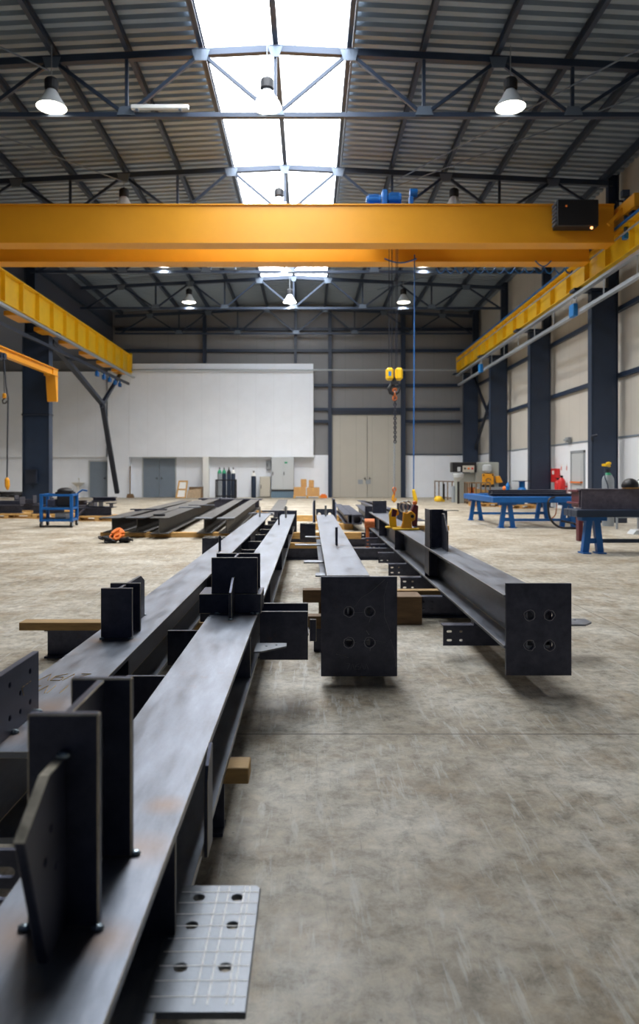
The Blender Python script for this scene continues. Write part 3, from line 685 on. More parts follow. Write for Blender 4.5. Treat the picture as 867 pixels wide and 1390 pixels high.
obj('web_stiffener', MB().box(-.879,-.752,2.62,2.635,ZF+.018,ZT-.018), MD, A, bev=.001)
# --- beam B
B = main_beam('long steel beam nearest the camera, with the tall welded plates', -.54, -.281, .80, 13.7, ZF, ZT)
for k in range(12):
    y = 2.83+k*.96
    if abs(y-3.86) < .15: y = 3.66
    obj('connection_cleat', MB().box(-.73,-.548,y,y+.014,.27,.452), MD, B, bev=.0015)
c_ = obj('connection_plate', MB().plate([(-.735,.27),(-.55,.27),(-.55,.40),(-.735,.40)], [(-.69,.35,.013,.02),(-.69,.30,.013,.02),(-.62,.35,.013,.02)], .014, fy(1.62), .001), MD, B)
bf = obj('bracket', MB().box(-.418,-.402,1.19,1.40,ZT,.848), MD, B, bev=.002)
obj('bracket_flange', MB().box(-.468,-.349,1.18,1.198,ZT,.854), MD, bf, bev=.003); obj('bracket_flange', MB().box(-.469,-.349,1.398,1.416,ZT,.851), MD, bf, bev=.003)
obj('gusset', MB().plate([(1.18,ZT),(1.18,.785),(1.10,.785),(1.005,.73),(1.085,.52),(1.095,ZT)], [(1.11,.70,.007),(1.13,.63,.007),(1.085,.66,.007)], .016, fx(-.41), .002), MD, bf)
obj('cut_edge', MB().bar((-.41,1.17,.7856),(-.41,1.10,.7856),.0165,.0012).bar((-.41,1.10,.7856),(-.41,1.0045,.7306),.0165,.0014), M['cut_edge'], bf)
weld(B, [(-.47,1.175,ZT+.004),(-.35,1.175,ZT+.004),(-.345,1.408,ZT+.004),(-.405,1.17,.79)], .0075)
# cross member, upright stub and fin
x_ = obj('cross_channel', MB().box(-.60,-.262,3.86,4.10,ZT,.606), MD, B, bev=.002)
u_ = i_stub(x_, -.533, -.282, 3.87, 4.09, .606, .803, tf=.014)
obj('locating_fin', MB().prism([(3.69,ZT),(3.86,ZT),(3.86,.70),(3.82,.70),(3.69,.64)],'x',-.418,-.404), MD, B, bev=.002)
weld(B, [(-.41,3.685,ZT+.003),(-.50,3.85,ZT+.003),(-.31,3.85,ZT+.003),(-.285,3.85,ZT+.003)], .009)
# side stub
s_ = obj('side_bracket', MB().box(-.275,-.005,3.90,4.06,.37,.384), MD, B)
obj('bracket_flange', MB().box(-.272,-.008,3.88,3.894,.243,.508), MD, s_, bev=.002); obj('bracket_flange', MB().box(-.275,-.008,4.085,4.10,.243,.516), MD, s_, bev=.002)
obj('bracket_flange', MB().box(-.0,.04,4.2,4.215,.27,.40), MD, s_, bev=.002)
obj('gusset', MB().plate([(-.275,3.52),(-.275,3.70),(-.118,3.70),(-.118,3.63),(-.24,3.52)], [(-.22,3.63,.007),(-.17,3.65,.007)], .008, fz(.375), .001), M['steel_light'], B)
# thin fins along the right flange
obj('side_fin', MB().prism([(1.88,.24),(1.97,.24),(1.97,.512),(1.90,.475),(1.88,.44)],'x',-.279,-.268), MD, B, bev=.001)
for y in (1.52, 3.45, 5.2, 7.4, 9.6, 11.8): obj('web_stiffener', MB().box(-.404,-.286,y,y+.012,ZF+.018,ZT-.018), MD, B, bev=.001)
# light end plate at lower right
gp = [(-.31,1.30),(-.1165,1.30),(-.1165,1.695),(-.1265,1.705),(-.31,1.705)]
ep = obj('drilled_plate', MB().plate(gp, [(-.257,1.655,.0125),(-.168,1.655,.0125),(-.257,1.553,.0125),(-.168,1.553,.0125),(-.257,1.42,.0125),(-.168,1.42,.0125)], .014, fz(.262), .002), M['steel_light'], B)
gl = MB()
for x in (-.142,-.154,-.190,-.215): gl.box(x-.0018,x+.0018,1.32,1.70,.2692,.2696)
for k in range(9): gl.box(-.30,-.12,1.34+k*.042-.0012,1.34+k*.042+.0012,.2692,.2696)
obj('scribed_line', gl, M['white'], ep)
obj('pin', MB().tube([(-.462,10.75,ZT),(-.462,10.75,.69)],.013,8), MD, B)
obj('pin', MB().tube([(-.42,12.6,ZT),(-.42,12.6,.70)],.018,8), M['bare'], B)
obj('end_plate', MB().box(-.59,-.245,13.7,13.72,.14,.575), MD, B, bev=.002)
# --- beam C (centre)
Cb = main_beam('centre steel beam with a square end plate and four flame-cut holes', .103, .363, 4.30, 10.9, .25, .645)
ux = lambda px: XP(px,4.27); uz = lambda py: ZP(py,4.27)
hl = [(ux(473.5),uz(830.5),.023),(ux(501.5),uz(830.5),.023),(ux(473.5),uz(872.5),.023),(ux(501.5),uz(872.5),.023)]
ce = obj('end_plate', MB().plate([(ux(435.5),uz(918.5)),(ux(539),uz(918.5)),(ux(539),uz(783)),(ux(435.5),uz(783))], hl, .022, fy(4.285), .002), MD, Cb)
def scratch(par, pts, y, r=.0012):
    obj('scratch_mark', MB().tube([(ux(a),y,uz(b)) for a, b in pts], r, 4), M['pale'], par)
yy_ = 4.2735
scratch(ce, [(479,826),(490,812),(505,802),(522,787)], yy_, .0009); scratch(ce, [(526,790),(521,810),(522,838),(530,858)], yy_, .0008)
scratch(ce, [(480,832),(495,831)], yy_); scratch(ce, [(480,873),(496,869)], yy_); scratch(ce, [(503,838),(501,845)], yy_); scratch(ce, [(508,869),(523,872)], yy_)
scratch(ce, [(456,888),(464,890),(473,893)], yy_); scratch(ce, [(497,856),(501,862)], yy_); scratch(ce, [(503,878),(502,884)], yy_); scratch(ce,[(530,868),(536,886),(537,905)],yy_,.0007)
for hx, hz, r in hl:
    pts = []
    for k in range(22):
        a = 2*PI*k/22; q = r*(1.28+.22*random.random()); pts.append((hx+q*math.cos(a), yy_+.0005, hz+q*math.sin(a)))
    obj('burn_ring', MB().tube(pts, .0028, 5, closed=True), M['pale'], ce)
obj('hole_backing', MB().box(.366,.50,4.30,4.75,.10,.56).box(.19,.30,4.33,4.35,.27,.625), MD, Cb)  # hidden dark backing, added so bright floor doesn't show through the plate holes
obj('pin', MB().tube([(.233,6.16,.645),(.233,6.16,.80)],.011,8), MD, Cb)
obj('pin', MB().tube([(.24,10.6,.645),(.24,10.6,.80)],.016,8), M['bare'], Cb)
for d, px0, px1, z in ((6.1,412,437,.50),(7.9,400,433,.47),(5.15,428,440,.52),(9.5,414,433,.42)):
    obj('side_plate', MB().box(XP(px0,d),.235,d,d+.14,z-.006,z+.006), M['steel'], Cb, bev=.001)
i_stub(Cb, XP(407,12.2)+.02, .09, 10.6, 10.8, .28, .53)
e_ = obj('splice_bracket', MB().box(.06,.09,10.9,11.5,.40,.86).box(.36,.39,10.9,11.4,.40,.88), MD, Cb)
obj('bracket_plate', MB().plate([(.10,.56),(.37,.56),(.37,.73),(.10,.73)], [(.15,.65,.025),(.31,.65,.025)], .012, fy(10.97)), MS, e_)
for q in (.05,.40): obj('bracket_plate', MB().prism([(11.5,.42),(10.9,.42),(11.2,.82),(11.5,.82)],'x',q,q+.02), MD, e_)
# --- beam D (right)
D = main_beam('right-hand steel beam carrying the yellow lifting clamp and end plate', 1.126, 1.397, 4.14, 13.5, .243, .555)
vx = lambda px: XP(px,4.12); vz = lambda py: ZP(py,4.12)
hl = [(vx(718.5),vz(835.5),.023),(vx(745.5),vz(835.5),.023),(vx(718.5),vz(876),.023),(vx(745.5),vz(876),.023)]
de = obj('end_plate', MB().plate([(vx(686.5),vz(917)),(vx(775.5),vz(917)),(vx(775.5),vz(792)),(vx(686.5),vz(792))], hl, .022, fy(4.13), .002), MD, D)
for hx, hz, r in hl:
    pts = []
    for k in range(22):
        a = 2*PI*k/22; q = r*(1.25+.25*random.random()); pts.append((hx+q*math.cos(a), 4.1185, hz+q*math.sin(a)))
    obj('burn_ring', MB().tube(pts, .0025, 5, closed=True), M['pale'], de)
obj('hole_backing', MB().box(1.398,1.41,4.15,4.7,.20,.54), MD, D)  # unseen plate added behind the end plate to keep its holes dark
for k, d in enumerate((4.9,6.06,7.2,8.3,9.5,10.65,11.75,12.8)):
    hs = [(1.0-.04,.175,.008,.02),(1.0-.04,.115,.008,.02),(1.04,.175,.008,.006),(1.04,.115,.008,.006)]
    b = obj('connection_cleat', MB().plate([(.918,.078),(1.32,.078),(1.32,.208),(.918,.208)], hs, .010, fy(d), .001), MD, D)
    obj('cleat_leg', MB().box(.918,1.32,d,d+.09,.208,.216).box(1.13,1.32,d,d+.09,.216,.243), MD, b)
obj('side_plate', MB().plate([(1.30,4.85),(1.88,4.85),(1.95,4.93),(1.95,5.05),(1.30,5.05)], [(1.8,4.95,.012),(1.86,5.0,.012)], .012, fz(.228)), MS, D)
for y in (6.98,9.45,11.6): obj('web_stiffener', MB().box(1.13,1.255,y,y+.014,.262,.537), MD, D, bev=.001)
obj('web_plate', MB().box(1.128,1.140,6.75,6.98,.30,.552), MD, D, bev=.002)
b = obj('bracket', MB().box(1.14,1.29,6.86,6.875,.555,.92), MD, D)
obj('bracket_flange', MB().box(1.132,1.150,6.72,7.0,.555,.925), MD, b, bev=.002); obj('bracket_flange', MB().box(1.282,1.30,6.72,7.0,.555,.915), MD, b, bev=.002)
obj('gusset', MB().prism([(6.45,.56),(6.72,.56),(6.72,.89),(6.62,.89),(6.45,.74)],'x',1.245,1.258), MD, b, bev=.002)
obj('locating_arm', MB().prism([(1.30,6.86),(1.44,6.88),(1.44,6.92),(1.30,6.92)],'z',.905,.912), M['bare'], b)
obj('upright_plate', MB().box(1.150,1.405,13.0,13.02,.555,.785).box(1.27,1.285,13.02,13.25,.555,.76), MD, D, bev=.002)
obj('end_plate', MB().box(1.05,1.45,13.5,13.52,.15,.66), MD, D)
# weld of rust-free seams: marker notes on the plates (illegible scrawl in the photo)
def scrawl(par, fn, m_, n=5, h=.03, w_=.022, r=.0014):
    mb = MB()
    for k in range(n):
        x = k*w_*1.25
        shape = random.choice([[(0,0),(0,1)],[(0,1),(1,1),(0,.5),(1,.5),(1,0),(0,0)],[(0,0),(.5,1),(1,0)],[(1,1),(0,.6),(0,0),(1,0),(1,.5),(0,.5)],[(0,1),(1,1),(.3,0)]])
        mb.tube([fn(x+a*w_, b_*h) for a, b_ in shape], r, 4)
    return obj('marker_scrawl', mb, m_, par)
scrawl(A, lambda u,v: (-.862, 2.205-u, .585+v), M['chalk'], 3, .028, .02, .0009)
scrawl(A, lambda u,v: (-.99+u, 2.45+v*1.7, ZT+.001), M['chalk'], 4, .05, .035, .0014)
scrawl(A, lambda u,v: (-.99+u, 2.60+v*1.7, ZT+.001), M['chalk'], 4, .05, .035, .0014)
scrawl(ce, lambda u,v: (.22+u, yy_, .085+v), M['pale'], 5, .035, .022, .0008)
0 and scrawl(B, lambda u,v: (-.345+u, 1.62+v, ZT+.001), M['chalk'], 2, .06, .02, .0012)

# supports
def timber(label, x0, x1, y, z0, z1, dy=.10, mt='wood'):
    o = obj('timber_bearer', MB().box(x0,x1,y,y+dy,z0,z1), M[mt], base=(x0,y,z0), bev=.003)
    return tag(o, label, 'timber', 'timber bearers under the beams')
def rail(label, x0, x1, y, z1, dy=.14):
    o = obj('support_beam', MB().ibeam('x', x0, x1, y, y+dy, 0, z1, .012, .012), M['steel_dark'], base=(x0,y,0))
    return tag(o, label, 'steel beam', 'low steel beams on the floor')
timber('rough timber under leftmost beam, poking out to its left', -1.97, -.70, 4.83, .196, .25, .12); rail('short dark steel beam on the floor below the left poking timber', -1.81, -.30, 4.86, .196)
timber('short timber end poking out right under the nearest beam', -.62, -.208, 2.43, .196, .25, .10); rail('low steel beam hidden under the nearest beam', -1.0, -.30, 2.46, .196, .1)
timber('timber just left of the centre end plate, lower of two', -.015, .40, 5.05, .16, .25, .10, 'wood_dk'); 
obj_ = tag(obj('support_block', MB().box(.03,.36,5.05,5.15,0,.16), M['steel_dark'], base=(.03,5.05,0)), 'dark steel block on the floor behind the centre end plate', 'steel block')
timber('dark timber left of centre beam, behind its end plate', -.06, .50, 6.2, .14, .25, .12, 'wood_dk')
tag(obj('support_block', MB().box(.08,.38,6.2,6.32,0,.14), M['wood_dk'], base=(.08,6.2,0)), 'old timber block on the floor under the centre beam', 'timber')
tag(obj('timber_block', MB().box(.70,.94,5.95,6.2,.0,.235), M['wood_dk'], base=(.70,5.95,0), bev=.004), 'thick brown timber block between centre and right beams', 'timber')
timber('thin timber lying across onto the right beam support', .52, 1.45, 6.22, .19, .243, .1)
rail('low dark steel beam on the floor below the right beam', .96, 1.6, 6.24, .19)
rail('long low steel beam crossing the floor behind the centre beam pin', -1.1, 1.8, 10.5, .17); timber('thin yellow timber on the long crossing floor beam', -1.1, .15, 10.5, .17, .25, .1, 'pallet')
timber('yellow timber crossing under all beams, middle distance', -1.3, .9, 12.4, .14, .25, .12, 'pallet'); rail('low steel beam under the middle distance timber', -1.3, 1.6, 12.42, .14)
timber('yellow timber on the floor beyond the centre beam end, nearer one', .1, 1.0, 16.3, 0, .14, .15, 'pallet')
timber('yellow timber on the floor beyond the centre beam end, farther one', -.8, 1.0, 19.3, 0, .16, .15, 'pallet')
timber('yellow timber poking out right of the far right beams', 2.3, 3.0, 15.3, .06, .16, .15, 'pallet')
timber('brown timber beyond the right beam, left of its upright bracket', 1.5, 2.2, 13.1, .1, .2, .15, 'wood_dk')
# red lead round bar end by the cleats
o = tag(obj('round_bar', MB().tube([(.95,12.3,.42),(1.12,12.3,.42)],.08,14).tube([(1.0,12.28,.0),(1.0,12.28,.36)],.03,8), M['copper'], base=(1.0,12.3,0)), 'rusty round bar end left of the right beam far end', 'steel bar')

# lifting clamp
lc = thing('lifting_clamp', 'yellow and maroon plate lifting clamp standing on the right beam', 'lifting clamp', (1.23,9.1,.555))
obj('clamp_base', MB().box(1.06,1.39,9.0,9.16,.555,.578).box(1.0,1.2,9.3,9.42,.555,.578), M['yellow2'], lc, bev=.006)
obj('clamp_body', MB().prism([(1.16,.578),(1.30,.578),(1.295,.66),(1.335,.68),(1.345,.75),(1.29,.80),(1.24,.77),(1.19,.78),(1.185,.66)],'y',9.02,9.10), M['yellow'], lc, bev=.008)
obj('cam_jaw', MB().prism([(1.31,.60),(1.37,.60),(1.385,.86),(1.33,.88),(1.30,.80)],'y',9.06,9.18), M['maroon'], lc, bev=.008)
obj('cam_jaw', MB().prism([(1.05,.72),(1.10,.72),(1.12,.80),(1.06,.82)],'y',9.1,9.16), M['maroon'], lc)
obj('pivot_bolt', MB().tube([(1.30,9.0,.73),(1.30,9.2,.73)],.022,10), M['black'], lc); obj('pivot_bolt', MB().tube([(1.12,9.2,.76),(1.12,9.4,.76)],.035,10), M['yellow'], lc)
obj('clamp_body', MB().prism([(1.05,.578),(1.14,.578),(1.13,.72),(1.16,.80),(1.08,.82),(1.04,.74)],'y',9.30,9.38), M['yellow2'], lc, bev=.006)
for cx_, cy_ in ((1.20,9.12),(1.27,9.25)):
    obj('shackle_ring', MB().tube([(cx_+.055*math.sin(a),cy_,.845+.065*math.cos(a)) for a in [2*PI*k/12 for k in range(12)]],.012,6,closed=True), M['bare'], lc)
obj('knob', MB().ball((1.345,9.1,.895),.03), M['orange'], lc)

EDGE = False
# other steel lying beyond the right beam
def side_beam(label, x0, y0, x1, y1, wd, zb, zt, grp, nm='steel_beam', mt=None, tf=.02, near_light=False):
    """I-beam lying along a slightly skewed line from near (x0,y0) to far (x1,y1)"""
    t = thing(nm, label, 'steel beam', (x0,y0,zb), grp)
    mb = MB(); L = math.hypot(x1-x0,y1-y0); um = 0
    mb.ibeam('y', 0, L, -wd/2, wd/2, 0, zt-zb, tf, .016)
    a = math.atan2(x1-x0, y1-y0)
    o = obj('beam_section', MB().add([(x0+v[0]*math.cos(a)+v[1]*math.sin(a), y0-v[0]*math.sin(a)+v[1]*math.cos(a), zb+v[2]) for v in mb.v], mb.f), mt or M['steel_aged'], t, bev=.003)
    if near_light:
        obj('flange_end', MB().box(x0-wd/2-.02,x0+wd/2+.02,y0-.16,y0+.14,zt-.005,zt+.018), M['steel_light'], t, bev=.003)
    return t
g = 'stacked I-beams on the left floor'
g1 = 'I-beams lying in the left middle distance'
side_beam('leftmost of three big I-beams on the left floor, behind the orange chain heap', XP(152,14.2), 14.2, -4.15, 24, .36, .10, .40, g1, near_light=True)
side_beam('middle one of the three big I-beams on the left floor', XP(186,14.2), 14.2, -3.68, 24, .34, .10, .40, g1, near_light=True)
tb = side_beam('rightmost of three big I-beams on the left floor, bottle-cap part on it', XP(216,13.9), 13.9, -3.35, 25, .36, .10, .42, g1)
obj('spacer_disc', MB().tube([(XP(216,14.5),14.5,.42),(XP(216,14.5),14.5,.46)],.12,14), M['black'], tb)
obj('cross_bar', MB().box(-3.3,-2.75,18.0,18.15,.42,.445), MS, tb); obj('cross_bar', MB().box(-3.3,-2.6,19.4,19.55,.42,.445), MS, tb)
side_beam('left one of the two narrower I-beams between big stack and long beams', XP(277,14.0), 14.0, XP(324,25), 25, .30, .10, .40, g1, near_light=True)
side_beam('right one of the two narrower I-beams between big stack and long beams', XP(307,14.0), 14.0, XP(346,25), 25, .30, .10, .40, g1, near_light=True)
for px, py, d, wd, lab in ((321,676,25.3,.9,'left of two'),(338,679,25.25,.7,'right of two'),(290,674.5,26,.9,'leftmost one')):
    x = XP(px,d); tag(obj('end_piece', MB().box(x-wd/2,x+wd/2,d,d+.2,0,.36).box(x-wd/2-.1,x+wd/2+.1,d-.1,d+.3,.36,.41), MD, base=(x,d,0), bev=.004), 'dark steel cross piece at far end of floor beams, '+lab, 'steel piece', 'far cross pieces')
timber('yellow timber under the big I-beams on the left floor', -4.2, -1.1, 14.3, 0, .10, .14, 'pallet')
timber('yellow timber under far ends of the left I-beams', -4.8, -1.3, 23.2, 0, .10, .14, 'pallet')
# two beams straight beyond A and B
for (px0,y0,px1,y1,lab) in ((372,16.0,384,26,'light topped steel beam beyond the two left beams'),):
    side_beam(lab, XP(px0,y0), y0, XP(px1,y1), y1, .34, .06, .36, g1)
for px, d, wd in ((352,15.0,1.0),(376,14.6,1.25)):
    x = XP(px,d); 
tag(obj('cross_bar', MB().box(XP(337,15),XP(370,15),15,15.15,.42,.455).box(XP(345,15),XP(350,15),15,15.15,0,.42), MS, base=(XP(337,15),15,0)), 'flat steel bar lying across behind the two left beams, left one', 'steel bar')
tag(obj('cross_bar', MB().box(XP(355,15.6),XP(396,15.6),15.6,15.75,.44,.475).box(XP(372,15.6),XP(378,15.6),15.6,15.75,0,.44), MD, base=(XP(355,15.6),15.6,0)), 'flat steel bar lying across behind the two left beams, right one', 'steel bar')
# tubes and beams beyond the right beam
t = thing('box_section', 'dark square hollow section on timbers beyond the centre beam', 'steel tube', (XP(484,16),16,.14))
tb = MB(); x0 = XP(484,16)
tb.plate([(x0-.11,.15),(x0+.11,.15),(x0+.11,.37),(x0-.11,.37)], [(x0,.26,.085)], .3, fy(16.0)); tb.ibeam('y',16.1,22,x0-.28,x0-.08,.15,.36,.02,.02).box(x0-.11,x0+.11,16.12,21,.15,.37)
obj('tube_body', tb, MD, t)
t2 = side_beam('dark steel channel right of the square hollow section', XP(510,15.5), 15.5, XP(487,22), 22, .22, .10, .34, g1, mt=MD)
for k, (px, d, lab) in enumerate(((543,15.5,'first'),(551,15.2,'second'),(559,15.0,'third'))):
    x = XP(px,d); tag(obj('upright_stub', MB().box(x-.06,x+.06,d,d+.12,.28,ZP(683+k,d)), MD, base=(x,d,.28)), 'dark upright stub behind the lifting clamp, %s from the left' % lab, 'steel piece', 'upright stubs behind the lifting clamp')
side_beam('dark steel beam behind the right beam, right of the lifting clamp', XP(566,15.0), 15.0, XP(500,26), 26, .34, .06, .30, g1, mt=MD)
side_beam('dark steel beam behind the right beam, seen left of the lifting clamp', XP(545,16.0), 16.0, XP(490,27), 27, .3, .06, .30, g1, mt=MD)

# chain heap with orange straps
hp = thing('chain_heap', 'heap of black chain with orange lifting straps on the floor', 'chain heap', (XP(159,13.2),13.2,0))
hc = Vector((XP(159,13.2),13.2,0))
mb = MB()
for k in range(16):
    a = random.random()*2*PI; r = .10+.12*random.random(); c = hc+Vector((r*math.cos(a)*1.2, r*math.sin(a)*.7, .03+.03*(k%3)))
    mb.tube([c+Vector((.085*math.cos(t),.06*math.sin(t),.02*math.sin(2*t+k))) for t in [2*PI*q/10 for q in range(10)]], .018, 6, closed=True)
obj('black_chain', mb, M['black'], hp)
mb = MB()
for k in range(8):
    a = random.random()*2*PI; r = .02+.12*random.random(); c = hc+Vector((r*math.cos(a)*.9, -.05+r*math.sin(a)*.5, .12+.05*(k%3)))
    mb.tube([c+Vector((.055*math.cos(t),.04*math.sin(t+k),.04*math.sin(t*1.0+k))) for t in [2*PI*q/10 for q in range(10)]], .022, 6, closed=True)
obj('orange_strap', mb, M['orange'], hp)

# ================================================================ LEFT SIDE ITEMS
# blue trolley
ct = thing('trolley', 'blue tubular steel trolley with two shelves standing on the left floor', 'trolley', (-6.1,17,0))
x0, x1, y0_, y1_ = XP(56,17), XP(97,17), 17.0, 17.75
xb0, xb1 = x0-.15, x1-.15
zt_, zl = .80, .14
P4 = [(x0,y0_),(x1,y0_),(x1-.12,y1_),(x0-.12,y1_)]
for (x,y) in P4: obj('post', MB().box(x-.035,x+.035,y-.035,y+.035,zl,zt_), M['blue'], ct, bev=.006)
for z, nm in ((zt_-.03,'top_frame'),(.45,'shelf_frame'),(zl+.03,'base_frame')):
    mb = MB()
    for k in range(4): a, b = P4[k], P4[(k+1)%4]; mb.bar((a[0],a[1],z),(b[0],b[1],z),.05,.05)
    obj(nm, mb, M['blue'], ct)
obj('shelf_panel', MB().prism(P4,'z',.44,.46), M['navy'], ct); obj('shelf_panel', MB().prism(P4,'z',zl+.02,zl+.04), M['navy'], ct)
for (x,y) in P4:
    w_ = obj('castor', MB().tube([(x-.02,y,.065),(x+.02,y,.065)],.065,14), M['rubber'], ct)
    obj('castor_fork', MB().box(x-.03,x-.022,y-.03,y+.03,.05,.14).box(x+.022,x+.03,y-.03,y+.03,.05,.14).box(x-.03,x+.03,y-.03,y+.03,.13,.145), M['grey2'], w_)
obj('push_handle', MB().tube([(x1-.1,y1_,zt_),(x1+.02,y1_,zt_+.08),(x1+.14,y1_,zt_+.06)],.02,8), M['blue'], ct)
tagged('tool_box', MB().box(x1-.46,x1-.1,17.3,17.6,.48,.78), M['black'], (x1-.3,17.3,.48), 'black box sitting on the middle shelf of the blue trolley', 'box', bev=.02)
tagged('welding_helmet', MB().ball((x1-.3,17.45,.86),.16,1.3,1,.55,12,8).box(x1-.5,x1-.1,17.3,17.6,.79,.84), M['black'], (x1-.3,17.45,.79), 'black bundle on top of the blue trolley at right', 'bag', smooth=True)
tagged('steel_block', MB().box(x0+.05,x1-.5,17.25,17.6,.48,.66).box(x0+.1,x1-.6,17.3,17.5,.66,.70), M['steel_dark'], (x0+.1,17.3,.48), 'dark steel block lying on the middle shelf of the blue trolley', 'steel piece', bev=.01)
tagged('steel_block', MB().box(x0+.25,x1-.2,17.2,17.6,.18,.34), M['conduit'], (x0+.3,17.3,.18), 'grey steel stack on the bottom shelf of the blue trolley', 'steel piece', bev=.01)

def pallet(label, x, y, wd=1.2, dp=.8):
    t = thing('pallet', label, 'pallet', (x,y,0), 'pallets on the left floor')
    for k in range(5): obj('deck_board', MB().box(x-wd/2,x+wd/2,y+k*(dp-.1)/4,y+k*(dp-.1)/4+.1,.122,.144), M['pallet'], t)
    for i in range(3):
        for jj in range(3):
            xx = x-wd/2+.07+i*(wd-.14)/2; yy2 = y+.07+jj*(dp-.14)/2
            obj('block', MB().box(xx-.06,xx+.06,yy2-.06,yy2+.06,.02,.10), M['pallet'], t)
    for jj in range(3): obj('bottom_board', MB().box(x-wd/2,x+wd/2,y+jj*(dp-.1)/2,y+jj*(dp-.1)/2+.1,0,.02).box(x-wd/2,x+wd/2,y+jj*(dp-.1)/2,y+jj*(dp-.1)/2+.1,.10,.122), M['pallet'], t)
    return t
pallet('yellowish pallet at the left edge under dark steel pieces', XP(8,20.5), 20.5, 1.5)
pallet('pallet left of the blue trolley under dark steel pieces', XP(38,22.3), 22.3, 1.5)
pallet('pallet seen behind the blue trolley', XP(72,20.3), 20.3, 1.2)
pallet('pallet right of the blue trolley under the pile of I-beam offcuts', XP(131,19.3), 19.3, 1.2)
pallet('farther pallet right of the blue trolley, under dark pieces', XP(107,22.5), 22.5, 1.2)
def offcut(px, d, wd, z0, h, lab, kind=0, dp=.5):
    x = XP(px,d); mb = MB()
    if kind == 0: mb.ibeam('x',x-wd/2,x+wd/2,d,d+dp*.5,z0,z0+h,.02,.015)
    elif kind == 1: mb.ibeam('y',d,d+dp,x-wd/2,x+wd/2,z0,z0+h,.02,.015)
    else: mb.box(x-wd/2,x+wd/2,d,d+dp,z0,z0+h*.5).box(x-wd/2,x-wd/2+.03,d,d+dp,z0+h*.5,z0+h).box(x+wd/2-.03,x+wd/2,d,d+dp,z0+h*.5,z0+h)
    return tagged('steel_offcut', mb, M['steel_dark'], (x,d,z0), lab, 'steel offcut', 'steel offcuts on pallets', bev=.004)
offcut(4,20.6,1.0,.144,.24,'long dark I-beam offcut on the leftmost pallet',0)
offcut(6,20.9,.9,.39,.22,'dark channel offcut on top of the leftmost pallet stack',2,.4)
offcut(32,22.4,.9,.144,.22,'dark I-beam offcut on the pallet left of the trolley',0)
offcut(32,22.45,.6,.37,.24,'small dark channel offcut topping the pallet left of the trolley',2,.3)
offcut(20,24.6,1.3,.0,.24,'dark beam offcut on the floor behind the left pallets',0)
offcut(64,20.45,.9,.144,.25,'dark offcut on the pallet behind the trolley',0)
offcut(127,19.4,.9,.144,.22,'dark I-beam offcut, lowest on pallet right of trolley',0)
offcut(134,19.45,.35,.37,.17,'short dark I-beam offcut in the middle of pile right of trolley',1,.4)
offcut(120,19.5,.3,.37,.14,'short dark offcut at the left of pile right of trolley',1,.4)
offcut(140,19.3,.62,.546,.11,'long flat dark offcut lying across top of pile right of trolley',0)
offcut(149,19.35,.22,.37,.12,'tiny dark offcut at the right of pile right of trolley',1,.3)
offcut(110,22.6,.8,.144,.28,'dark rounded pile piece behind the trolley at right',2,.4)
offcut(100,23.4,.8,.0,.42,'dark offcut on the floor just beyond the trolley handle',0)
tagged('steel_bar', MB().bar((XP(96,18.5),18.5,.03),(XP(132,20.5),20.0,.5),.05,.05), M['steel_dark'], (XP(96,18.5),18.5,.03), 'thin steel bar leaning up against the pile right of the trolley', 'steel bar')
tagged('flat_bar', MB().box(XP(163,16),XP(215,16),16.9,17.0,.42,.45).box(XP(170,16),XP(176,16),16.85,17.1,.08,.42), M['steel_dark'], (XP(163,16),16.9,.08), 'dark bar lying across the far part of leftmost big I-beam', 'steel bar')
tagged('cable_heap', MB().tube([(XP(12,37)+.9*math.sin(a*1.3),38+.4*math.cos(a*2.1),.06+.02*a) for a in [q*.35 for q in range(40)]],.07,6), M['black'], (XP(12,37),38,0), 'black heap of cable on the floor at the left back wall', 'cable heap')
# wash basin
bs = thing('wash_basin', 'small white wash basin on the left back wall beside the single door', 'wash basin', (XP(107,39.8),39.8,0))
bx = XP(107,39.8)
obj('basin', MB().lathe([(.08,.62),(.2,.68),(.34,.80),(.36,.84),(.33,.84),(.28,.76),(.05,.72)],(bx,39.7,0),18), M['white'], bs, smooth=True)
obj('pedestal', MB().lathe([(.10,.0),(.07,.1),(.06,.5),(.1,.64)],(bx,39.7,0),12), M['white'], bs, smooth=True)
obj('tap', MB().tube([(bx,39.86,.82),(bx,39.86,1.06),(bx,39.75,1.10),(bx,39.72,1.0)],.025,8), M['bare'], bs)
# broom
br = thing('broom', 'broom leaning on the white wall left of the double grey door', 'broom', (XP(177,39.3),39.2,0))
obj('handle', MB().tube([(XP(177,39.3),39.2,.2),(XP(175.5,39.3),39.5,1.75)],.035,8), M['wood_dk'], br)
obj('bristles', MB().prism([(XP(174,39.3),.22),(XP(181,39.3),.22),(XP(183,39.3),0),(XP(172.5,39.3),0)],'y',39.1,39.25), M['wood_dk'], br)
# frame and crate
d = 38.9
t = thing('wooden_frame', 'yellow wooden window-like frame leaning on back wall beside the grey double door', 'frame', (XP(246,d),d,0))
mb = MB(); a0, a1 = XP(239.5,d), XP(251.5,d)
mb.bar((a0,d-.1,0),(a0+.08,d+.4,.94),.07,.05).bar((a1,d-.1,0),(a1+.04,d+.4,.94),.07,.05)
for q in (.03,.5,.97): mb.bar((a0+.08*q,d-.1+.5*q,.94*q),(a1+.04*q,d-.1+.5*q,.94*q),.05,.07)
obj('frame_bars', mb, M['pallet'], t)
obj('panel', MB().add([(a0,d-.07,.02),(a1,d-.07,.02),(a1+.04,d+.42,.93),(a0+.08,d+.42,.93),(a0,d-.05,.02),(a1,d-.05,.02),(a1+.04,d+.44,.93),(a0+.08,d+.44,.93)],[[0,1,2,3],[7,6,5,4],[0,4,5,1],[1,5,6,2],[2,6,7,3],[3,7,4,0]]), M['white'], t)
